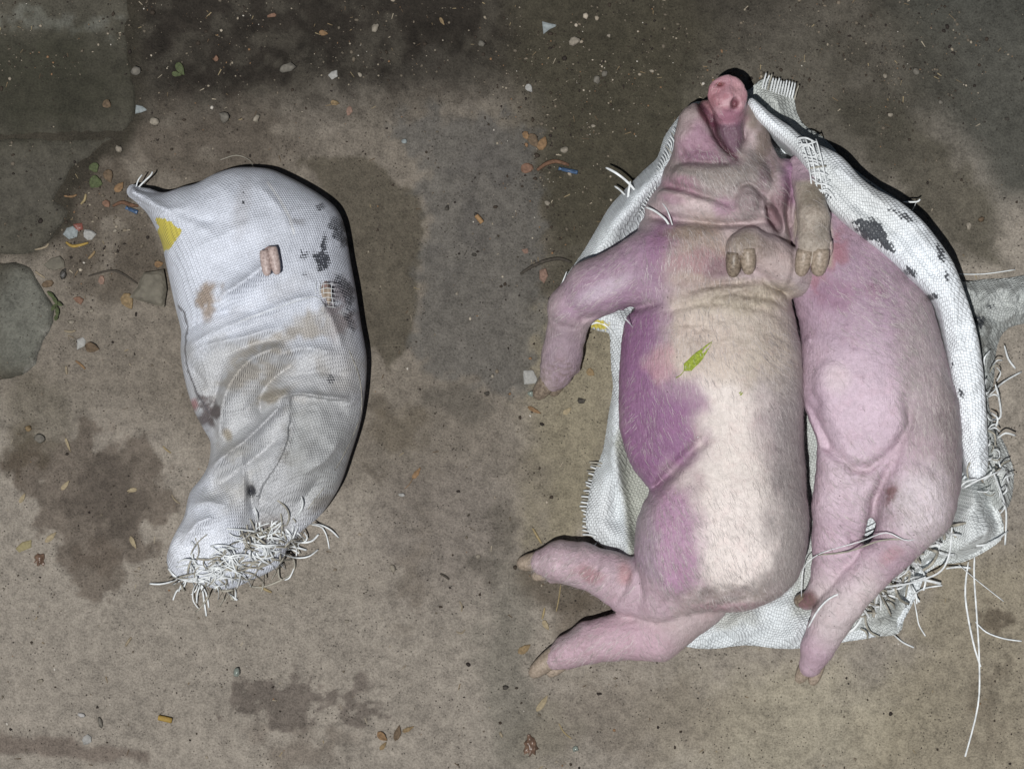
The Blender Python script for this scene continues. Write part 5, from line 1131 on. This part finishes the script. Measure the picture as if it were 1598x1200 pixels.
scrap(112, 361, [(98, 366), (104, 356), (114, 353), (122, 360), (120, 370), (108, 374)], 'paper_blue', 'crumpled blue and grey wrapper scrap in the litter left of the sack', 'wrapper_scrap'); scrap(122, 355, [(114, 350), (128, 348), (130, 358), (120, 362)], 'red_plastic', 'red wrapper scrap beside the blue grey one', 'wrapper_scrap')
stick([(103, 378), (112, 384), (124, 383), (138, 379)], 2.6, 'yellow_peel', 'curved yellow peel strip in the litter left of the closed sack', 'peel_strip', 'litter', .5)
stick([(138, 431), (152, 427), (168, 423), (182, 423), (196, 430), (206, 437), (215, 443)], 1.8, 'twig', 'long thin dark curved twig left of the concrete chunk', 'twig', 'twig', 1)
_p = np.array([(225, 426), (240, 424), (256, 421), (259, 436), (261, 452), (257, 479), (244, 477), (232, 473), (216, 469), (203, 464), (209, 456), (216, 448), (219, 437)], float); _c = _p.mean(0)
V, F = cloth(_p - _c, lambda a, b, d: 12 + 1.5 * fbm(a, b, 12, 3) - 5 * smooth(5, 0, d), 4, 11)
put('concrete_chunk', V, F, 'chunk', _c[0], _c[1], lz(_c[0], _c[1]), 'flat grey concrete chunk lying against the left side of the closed sack', 'concrete chunk', None, False)
leaf(200, 470, 30, 11, 65, 'leaf_dry', 'ochre leaf left of the concrete chunk beside the closed sack'); leaf(248, 412, 16, 6, -10, 'leaf_orange', 'orange leaf bit between the concrete chunk and the sack')
chip(99, 428, 7, 10, 20, 4, 'black_plastic', 'crumpled black plastic bit beside the broken paving edge', 'plastic_scrap', 'litter', 8, .35, .7, False)
chip(158, 437, 6, 8, 0, 3, 'brick_pink', 'pinkish brick chip under the dark curved twig'); chip(123, 468, 10, 6, 35, 4, 'brick', 'red brick chip right of the green weed sprig'); chip(73, 444, 11, 7, -10, 4, 'leaf_brown', 'brown crust lying on the lowest paving slab\'s corner', 'soil_crust', 'crust', 8, .3, .8, False); chip(86, 412, 20, 12, -20, 6, 'chunk', 'grey concrete fragment between the two lower paving slabs', 'concrete_fragment', 'concrete chunk', 7, .2, .85, False)
wd = thing('weed_sprig', 'green weed sprig growing at the edge of the lowest paving slab', 'weed', (86, 470))
for j, (ax, ay, an, L) in enumerate(((80, 460, 40, 16), (86, 468, 60, 18), (92, 474, 30, 14), (90, 486, 85, 16), (84, 480, 120, 12), (88, 496, 100, 10))):
    n = 6; Vv = []
    for i in range(n):
        t = i / (n - 1); w = 3.2 * math.sin(math.pi * min(max(t, .04), .96)) ** .8; Vv += [((t - .5) * L, -w, 4 + 4 * t), ((t - .5) * L, 0, 3.4 + 4 * t), ((t - .5) * L, w, 4 + 4 * t)]
    m = len(Vv); Vv += [(a, b, c - .5) for a, b, c in Vv]; Ff = []
    for i in range(n - 1):
        for k in (0, 1): q = i * 3 + k; Ff += [(q, q + 3, q + 4, q + 1), (q + m, q + m + 1, q + m + 4, q + m + 3)]
    per = [i * 3 for i in range(n)] + [(n - 1) * 3 + 1] + [i * 3 + 2 for i in range(n - 1, -1, -1)] + [1]
    for a, b in zip(per, per[1:] + per[:1]): Ff.append((a, a + m, b + m, b))
    Vv = np.array(Vv, float); a = math.radians(an); Vv[:, :2] = Vv[:, :2] @ np.array([[math.cos(a), math.sin(a)], [-math.sin(a), math.cos(a)]]); Vv[:, 0] += ax; Vv[:, 1] += ay
    mesh_obj('leaf', Vv, Ff, M['leaf_green'], wd, (86, 470))
V, F = strand([(88, 500, 1), (90, 484, 4), (84, 466, 6), (76, 456, 5)], 1.0, 1.0, 4, 0); mesh_obj('stem', V, F, M['leaf_green'], wd, (86, 470))
scrap(127, 535, [(120, 530), (130, 526), (134, 532), (132, 540), (120, 546)], 'paper', 'white torn paper scrap beside a brown crumpled leaf, left of the sack\'s middle'); leaf(144, 542, 26, 9, 15, 'leaf_brown', 'dark brown crumpled leaf beside the white paper scrap', 5)
stick([(118, 563), (126, 569), (133, 576)], 2, 'leaf_orange', 'tan sliver below the white paper scrap left of the sack'); stick([(103, 571), (104, 584)], 2, 'wood_pale', 'short pale stub left of the tan sliver'); stick([(100, 516), (110, 518), (118, 516)], 2, 'wood_pale', 'pale sliver above the white paper scrap left of the sack'); pebble(112, 503, 6, 4, 0, 'stone_pale', 'pale pebble above the pale sliver near the broken paving'); pebble(179, 360, 4, 3.4, 0, 'stone_pale', 'small white pebble between the plastic cap and the closed sack')
pebble(143, 485, 3.4, 3, 0, 'stone_pale', 'tiny white pebble below the red brick chip'); stick([(54, 390), (70, 386), (76, 380)], 2, 'wood_pale', 'pale stick in the gap between the two lower paving slabs'); stick([(55, 424), (64, 430), (70, 434)], 1.6, 'wood_pale', 'thin pale stick along the crack of the lowest paving slab'); stick([(138, 404), (144, 398), (148, 392)], 2.4, 'leaf_dry', 'tan leaf rib above the dark twig left of the sack')
leaf(106, 694, 26, 2.6, 70, 'leaf_pale', 'narrow pale leaf upright in the dark damp soil, left part', 1.5); leaf(102, 757, 22, 4, -50, 'leaf_pale', 'pale slanting leaf at the left rim of the dark damp patch', 2); leaf(35, 777, 20, 4, -60, 'leaf_pale', 'pale leaf near the left edge, level with the dark damp patch', 2)
leaf(79, 838, 26, 5, -42, 'leaf_pale', 'cream willow leaf below the dark damp patch near the left edge', 2); leaf(208, 846, 24, 4.5, 65, 'leaf_pale', 'cream willow leaf at the lower right of the dark damp patch', 2); leaf(206, 765, 18, 4, 170, 'leaf_pale', 'pale leaf lying within the dark damp patch', 2); stick([(268, 772), (273, 780), (281, 786)], 1.4, 'wood_pale', 'thin pale twig between the damp patch and the sack\'s frayed end'); stick([(254, 696), (260, 702), (267, 707)], 1.4, 'straw', 'thin straw left of the sack\'s narrow waist')
scrap(38, 850, [(24, 856), (34, 846), (49, 842), (49, 854), (30, 862)], 'card', 'yellowish card scrap at the left edge below the damp patch', 'card_scrap'); scrap(62, 870, jag(62, 872, 10, 12), 'wrapper_brown', 'shiny brown crumpled wrapper near the left edge below the card scrap', 'wrapper_scrap', amp=6)
pebble(62, 684, 9, 8, 0, 'stone_grey', 'dull stone in dark soil near the left edge'); pebble(44, 668, 6, 5, 0, 'leaf_dry', 'ochre pebble near the left edge above the dull stone')
butt(258, 1121, 12, 22, 4.4, 'butt_yellow', 'yellow cigarette filter on bare soil at the bottom left', False); butt(748, 342, 50, 15, 3.8, 'butt_tan', 'tan cigarette butt with burnt end right of the closed sack')
pebble(127, 1115, 6, 4, 10, 'white_bit', 'bright white bit on bare soil at the bottom left'); pebble(63, 1062, 5, 3.6, 0, 'stone_pale', 'small pale pebble near the bottom left edge'); chip(136, 1154, 9, 9, 20, 5, 'paper', 'translucent whitish plastic lump at the bottom left', 'plastic_scrap', 'litter', 7, .25, .75, False); pebble(370, 1048, 6, 8, 0, 'glass', 'greenish glass bead in the soil below the sack\'s frayed end', 'glass', .8, 'glass_bead')
stick([(196, 1008), (200, 1001), (205, 994)], 2.2, 'wood_pale', 'pale wood sliver on bare soil below the damp patch'); stick([(687, 895), (695, 899), (701, 904)], 2, 'twig', 'short black stick on grey soil right of the sack\'s frayed end', 'twig', 'twig', 1); pebble(157, 1127, 4, 9, -15, 'stone_grey', 'blue grey curved stone chip at the bottom left')
leaf(597, 1148, 22, 7, 40, 'leaf_orange', 'left one of three orange leaves at the bottom, middle of the picture', 4); leaf(598, 1163, 18, 4, -50, 'leaf_dry', 'tan leaf tip just below the left orange leaf', 2); leaf(620, 1143, 28, 6, -75, 'leaf_brown', 'upright brown leaf between the orange leaf and the straw-coloured one', 3); leaf(637, 1137, 22, 4, -25, 'leaf_dry', 'straw coloured pointed leaf at the right of the brown leaf', 2)
pebble(613, 887, 4.5, 7, -15, 'stone_pale', 'pale oval pebble on soil below right of the sack'); pebble(541, 969, 4, 3, 0, 'stone_pale', 'small pale pebble with tail of straw below the sack\'s right'); pebble(627, 772, 5.5, 3, 5, 'paper', 'striped pale seed on bare soil right of the closed sack', 'seed', .6, 'seed'); leaf(650, 738, 24, 5, -55, 'leaf_orange', 'faint orange leaf on bare soil right of the pale seed', 1.2, None, .7, 'dry_leaf', 'leaf', 20)
pebble(788, 1072, 5, 4, 0, 'stone_dark', 'black round pebble near the centre line at the bottom'); pebble(740, 398, 4, 3, 0, 'stone_dark', 'black pebble below the tan cigarette butt'); pebble(713, 458, 3, 3, 0, 'stone_pale', 'tiny white pebble on the pale concrete patch'); pebble(769, 587, 3, 3.6, 0, 'stone_pale', 'tiny white pebble at the lower right of the pale concrete patch'); pebble(760, 614, 4.5, 4, 0, 'stone_dark', 'black crumb below the pale concrete patch'); pebble(697, 325, 4, 5, 0, 'stone_dark', 'dark pebble on the pale concrete patch left of the cigarette butt'); pebble(598, 606, 3, 3, 0, 'stone_pale', 'tiny white pebble close to the right edge of the closed sack'); pebble(746, 868, 4, 4, 0, 'stone_pale', 'pale pebble at the edge of a dark damp spot near the centre line')
stick([(405, 914), (415, 920), (424, 924)], 2.2, 'straw', 'chaff bit just below the sack\'s frayed end'); stick([(712, 985), (720, 988), (726, 982)], 1.3, 'wood_pale', 'thin pale splinter near the centre line at the bottom'); stick([(717, 938), (721, 946), (720, 954)], 1.3, 'wood_pale', 'thin pale splinter below the short black stick'); stick([(780, 1142), (784, 1150)], 2, 'wood_pale', 'pale stub near the centre line in the bottom corner'); leaf(690, 34, 16, 3, 60, 'leaf_dry', 'yellowish grass blade on dark mud near the top of the centre line', 1)
# -- around the open sack
scrap(857, 42, [(846, 34), (858, 37), (872, 40), (858, 46), (848, 54)], 'paper_blue', 'bluish white torn paper triangle in the top left of the right half'); pebble(896, 65, 10, 8, 10, 'stone_pale', 'pale pebble below the bluish paper at the top of the right half'); leaf(826, 138, 16, 6, 55, 'paper', 'grey white flat shell-like flake at the left of the right half', 2, None, .7, 'flake', 'flake')
leaf(846, 224, 26, 8, -65, 'leaf_orange', 'orange brown leaf above the blue pen cap by the open sack', 4); leaf(833, 220, 28, 9, 60, 'leaf_brown', 'dark brown leaf left of the orange leaf by the open sack', 3); leaf(821, 212, 16, 6, 70, 'leaf_orange', 'small ochre leaf at the far left above the round brick chip', 3); chip(822, 263, 11, 9, 0, 5, 'brick', 'round orange brick chip left of the open sack', n=10, rag=.08); stick([(838, 266), (852, 256), (868, 252), (888, 258)], 3.6, 'bark', 'strip of red bark above the blue pen cap left of the open sack', 'bark_strip', 'bark', .4)
cap2 = thing('pen_cap', 'blue plastic pen cap on soil left of the open sack', 'pen cap', (888, 266)); cap2.location = w2(889, 267, lz(888, 266) + 3.4); cap2.rotation_euler = (0, 0, -math.radians(12)); pen_cap(cap2, 25)
pebble(882, 234, 7, 6, 0, 'stone_pale', 'ring-like pale pebble above the blue pen cap by the open sack'); pebble(926, 197, 4, 3, 0, 'stone_pale', 'small pale pebble upper left of the open sack'); pebble(944, 115, 5, 6, 20, 'stone_grey', 'brownish grey pebble at the top left of the right half'); pebble(931, 125, 6, 7, 0, 'stone_grey', 'duller twin of the brownish pebble, just left of it'); pebble(1017, 111, 4, 3, 0, 'stone_pale', 'small white pebble left of the pig\'s snout'); pebble(950, 56, 3, 3, 0, 'stone_pale', 'tiny pale pebble near the top edge of the right half'); pebble(854, 317, 5, 4, 0, 'stone_pale', 'off-white pebble below the blue pen cap')
stick([(812, 428), (830, 416), (852, 407), (874, 404), (892, 410)], 3.0, 'twig', 'thick dark curved twig left of the pig\'s bent foreleg', 'twig', 'twig', .8); chip(848, 430, 8, 13, 5, 5, 'brick_pink', 'oblong pinkish brick chip below the thick dark twig', n=5, rag=.12); chip(820, 392, 6, 5, 0, 3, 'brick_pink', 'small tan chip above the thick dark twig')
scrap(830, 590, [(816, 578), (832, 578), (838, 590), (840, 598), (818, 600)], 'paper', 'white torn paper under the pig\'s front hoof'); pebble(829, 614, 6, 5, 0, 'glass', 'glassy pebble below the torn paper by the pig\'s front hoof'); leaf(834, 640, 26, 4, 28, 'leaf_orange', 'orange narrow leaf below the pig\'s front hoof', 2); leaf(885, 641, 18, 5, -40, 'leaf_pale', 'pale broad flake between front and hind feet', 2); leaf(922, 581, 16, 7, 40, 'leaf_dry', 'dull tan leaf flat on soil beside the sack\'s left wall', 1); pebble(907, 625, 7, 5, 0, 'stone_dark', 'dark round pressed pebble left of the open sack\'s left wall', 'stone', .3)
stick([(831, 824), (838, 836), (845, 848)], 2, 'straw', 'yellow straw lying against the shadow of the raised hind foot'); leaf(846, 1097, 34, 5.5, -55, 'leaf_pale', 'cream willow leaf below the lower hind foot', 2); leaf(852, 975, 20, 5, 60, 'leaf_pale', 'cream leaf between the two hind feet', 2); stick([(850, 948), (848, 958), (846, 966)], 1.8, 'straw', 'short straw above the cream leaf between the hind feet'); stick([(875, 912), (872, 934), (868, 954)], 1.1, 'straw', 'hair-thin straw hanging below the raised hind foot')
scrap(826, 1162, jag(828, 1162, 13, 18), 'wrapper_brown', 'shiny brown crumpled wrapper in the bottom left corner of the right half', 'wrapper_scrap', amp=7); stick([(872, 1128), (880, 1142), (892, 1152)], 1.2, 'straw', 'bent straw right of the brown wrapper at the bottom'); pebble(898, 1168, 5, 5, 0, 'glass', 'glassy crumb at the bottom of the right half'); leaf(818, 1012, 26, 7, -35, 'leaf_dry', 'dull leaf at the far left beside the lower hind hoof', 2)
stick([(1113, 124), (1114, 134)], 2, 'leaf_orange', 'orange splinter just left of the pig\'s snout'); pebble(1429, 112, 6, 6, 0, 'stone_grey', 'round grey pebble right of the loose flap, upper right'); pebble(1381, 119, 4, 4, 0, 'stone_pale', 'pale pebble left of the round grey one, upper right'); pebble(1390, 180, 5, 4, 0, 'stone_pale', 'pale pebble in brownish soil above the rolled sack edge'); pebble(1468, 160, 4, 4, 0, 'stone_grey', 'grey pebble on the grey ground, upper right'); pebble(1531, 343, 6, 4, -20, 'leaf_brown', 'brown leaf-like crumb right of the rolled sack edge'); pebble(1571, 186, 4, 4, 0, 'stone_dark', 'black crumb near the right edge, upper part'); pebble(1512, 352, 5, 7, 0, 'stone_pale', 'pale crust left of the brown crumb right of the rolled edge', 'stone', .25)
# -- on the pigs
def lay(o, z): o.location.z = z * U; return o
leaf(1081, 557, 62, 8, -46, 'leaf_lime', 'yellow green leaf lying on the belly of the front pig', 3, 183, .6, 'green_leaf', 'leaf', 16)
leaf(1146, 613, 9, 2.5, -40, 'leaf_lime', 'tiny curled green leaf bit on the front pig\'s belly', 2, 180, .7, 'green_leaf')
leaf(1052, 765, 10, 4.5, 45, 'leaf_pale', 'small cream seed husk on the front pig\'s thigh', 1.5, 166, .7, 'seed_husk', 'husk')
for i, pts in enumerate(([(1012, 584, 142), (1018, 600, 146), (1022, 606, 148), (1020, 648, 144), (1040, 668, 152), (1060, 678, 160), (1082, 680, 172)], [(983, 612, 112), (990, 620, 118), (997, 630, 122)])):
    V, F = strand([(p[0] - RSH * 0, p[1], p[2]) for p in pts], 1.2 + i, .6, 4, .3); o = mesh_obj('loose_thread', V, F, M['strand'], None, (1030, 640)); tag(o, ('long thin white thread trailing over the front pig\'s purple flank', 'short thick white thread on the front pig\'s purple flank')[i], 'thread')

# ---- grit and chaff nobody could count
def scatter(n, dens):
    out = []
    while len(out) < n:
        xx = rng.uniform(-30, 1630, 4000); yy = rng.uniform(-30, 1230, 4000); k = rng.random(4000) < dens(xx, yy); out += list(zip(xx[k], yy[k]))
    return np.array(out[:n])
def dens(x, y):
    d = .10 + .9 * np.exp(-(((x - 150) / 90) ** 2 + ((y - 350) / 120) ** 2)) + .7 * np.exp(-(((x - 890) / 110) ** 2 + ((y - 260) / 190) ** 2)) + .55 * smooth(210, 90, y) + .35 * np.exp(-(((x - 480) / 90) ** 2 + ((y - 230) / 40) ** 2)) + .3 * np.exp(-(((x - 1400) / 90) ** 2 + ((y - 150) / 90) ** 2))
    return d * smooth(-.2, .15, fbm(x, y, 45, 23, 3) + .05)
P = scatter(6000, dens); n = len(P)
r = np.clip(rng.lognormal(-.1, .55, n), .4, 3.6); B = ICO1[0]
S = np.stack([r * rng.uniform(.7, 1.3, n), r * rng.uniform(.7, 1.3, n), r * rng.uniform(.4, .8, n)], 1)
Gz = ground_h(P[:, 0], P[:, 1])
for Pp, hh in slab_polys:
    d = poly_sd(P[:, 0], P[:, 1], Pp); Gz = np.where(d > 0, np.maximum(Gz, slab_z(P[:, 0], P[:, 1], d, hh)), Gz)
VV = (B[None] * S[:, None] * (1 + .2 * rng.normal(size=(n, len(B), 1)))); VV[:, :, 0] += P[:, 0, None]; VV[:, :, 1] += P[:, 1, None]; VV[:, :, 2] += (Gz + S[:, 2] * .35)[:, None]
FF = (np.array(ICO1[1])[None] + (np.arange(n) * len(B))[:, None, None]).reshape(-1, 3)
pal = np.array([lin(c) for c in ((150, 140, 124), (176, 166, 150), (104, 96, 84), (60, 52, 44), (46, 40, 36), (132, 104, 78), (120, 110, 96), (190, 184, 174))])
cc = pal[rng.choice(len(pal), n, p=[.08, .02, .26, .26, .24, .05, .08, .01])]
m_, nt_, b_ = new_mat('grit', .8, .3); nt_.links.new(attr(nt_, 'Col'), b_.inputs['Base Color'])
grit = mesh_obj('grit', VV.reshape(-1, 3), FF, m_, None, (799, 600), {'Col': np.repeat(cc, len(B), 0)}, False); grit['kind'] = 'stuff'; grit['label'] = 'fine grit, crumbs and tiny stones strewn over the soil'
P = scatter(260, lambda x, y: dens(x, y) + .05); n = len(P); VV = []; FF = []; cols = []
for i, (px, py) in enumerate(P):
    a = rng.uniform(0, 3.14); L = rng.uniform(1.5, 5.5); w = rng.uniform(.35, .9); z = float(Gz[0]) * 0 + top_z(px, py) + .5 if 0 <= px < 230 and py < 610 else float(ground_h(np.array([px]), np.array([py]))[0]) + .5
    dx, dy = math.cos(a), math.sin(a); o = len(VV)
    for zz in (0, .7):
        VV += [(px - dx * L - dy * w, py - dy * L + dx * w, z + zz), (px - dx * L + dy * w, py - dy * L - dx * w, z + zz), (px + dx * L + dy * w * .5, py + dy * L - dx * w * .5, z + zz + .4), (px + dx * L - dy * w * .5, py + dy * L + dx * w * .5, z + zz + .4)]
    FF += [(o + 4, o + 5, o + 6, o + 7), (o + 3, o + 2, o + 1, o), (o, o + 1, o + 5, o + 4), (o + 1, o + 2, o + 6, o + 5), (o + 2, o + 3, o + 7, o + 6), (o + 3, o, o + 4, o + 7)]
    cols += [lin([(140, 126, 98), (118, 102, 78), (84, 70, 54), (158, 148, 130)][i % 4])] * 8
chaff = mesh_obj('chaff', VV, FF, m_, None, (799, 600), {'Col': np.array(cols)}, False); chaff['kind'] = 'stuff'; chaff['label'] = 'tiny slivers of straw and chaff strewn over the soil'
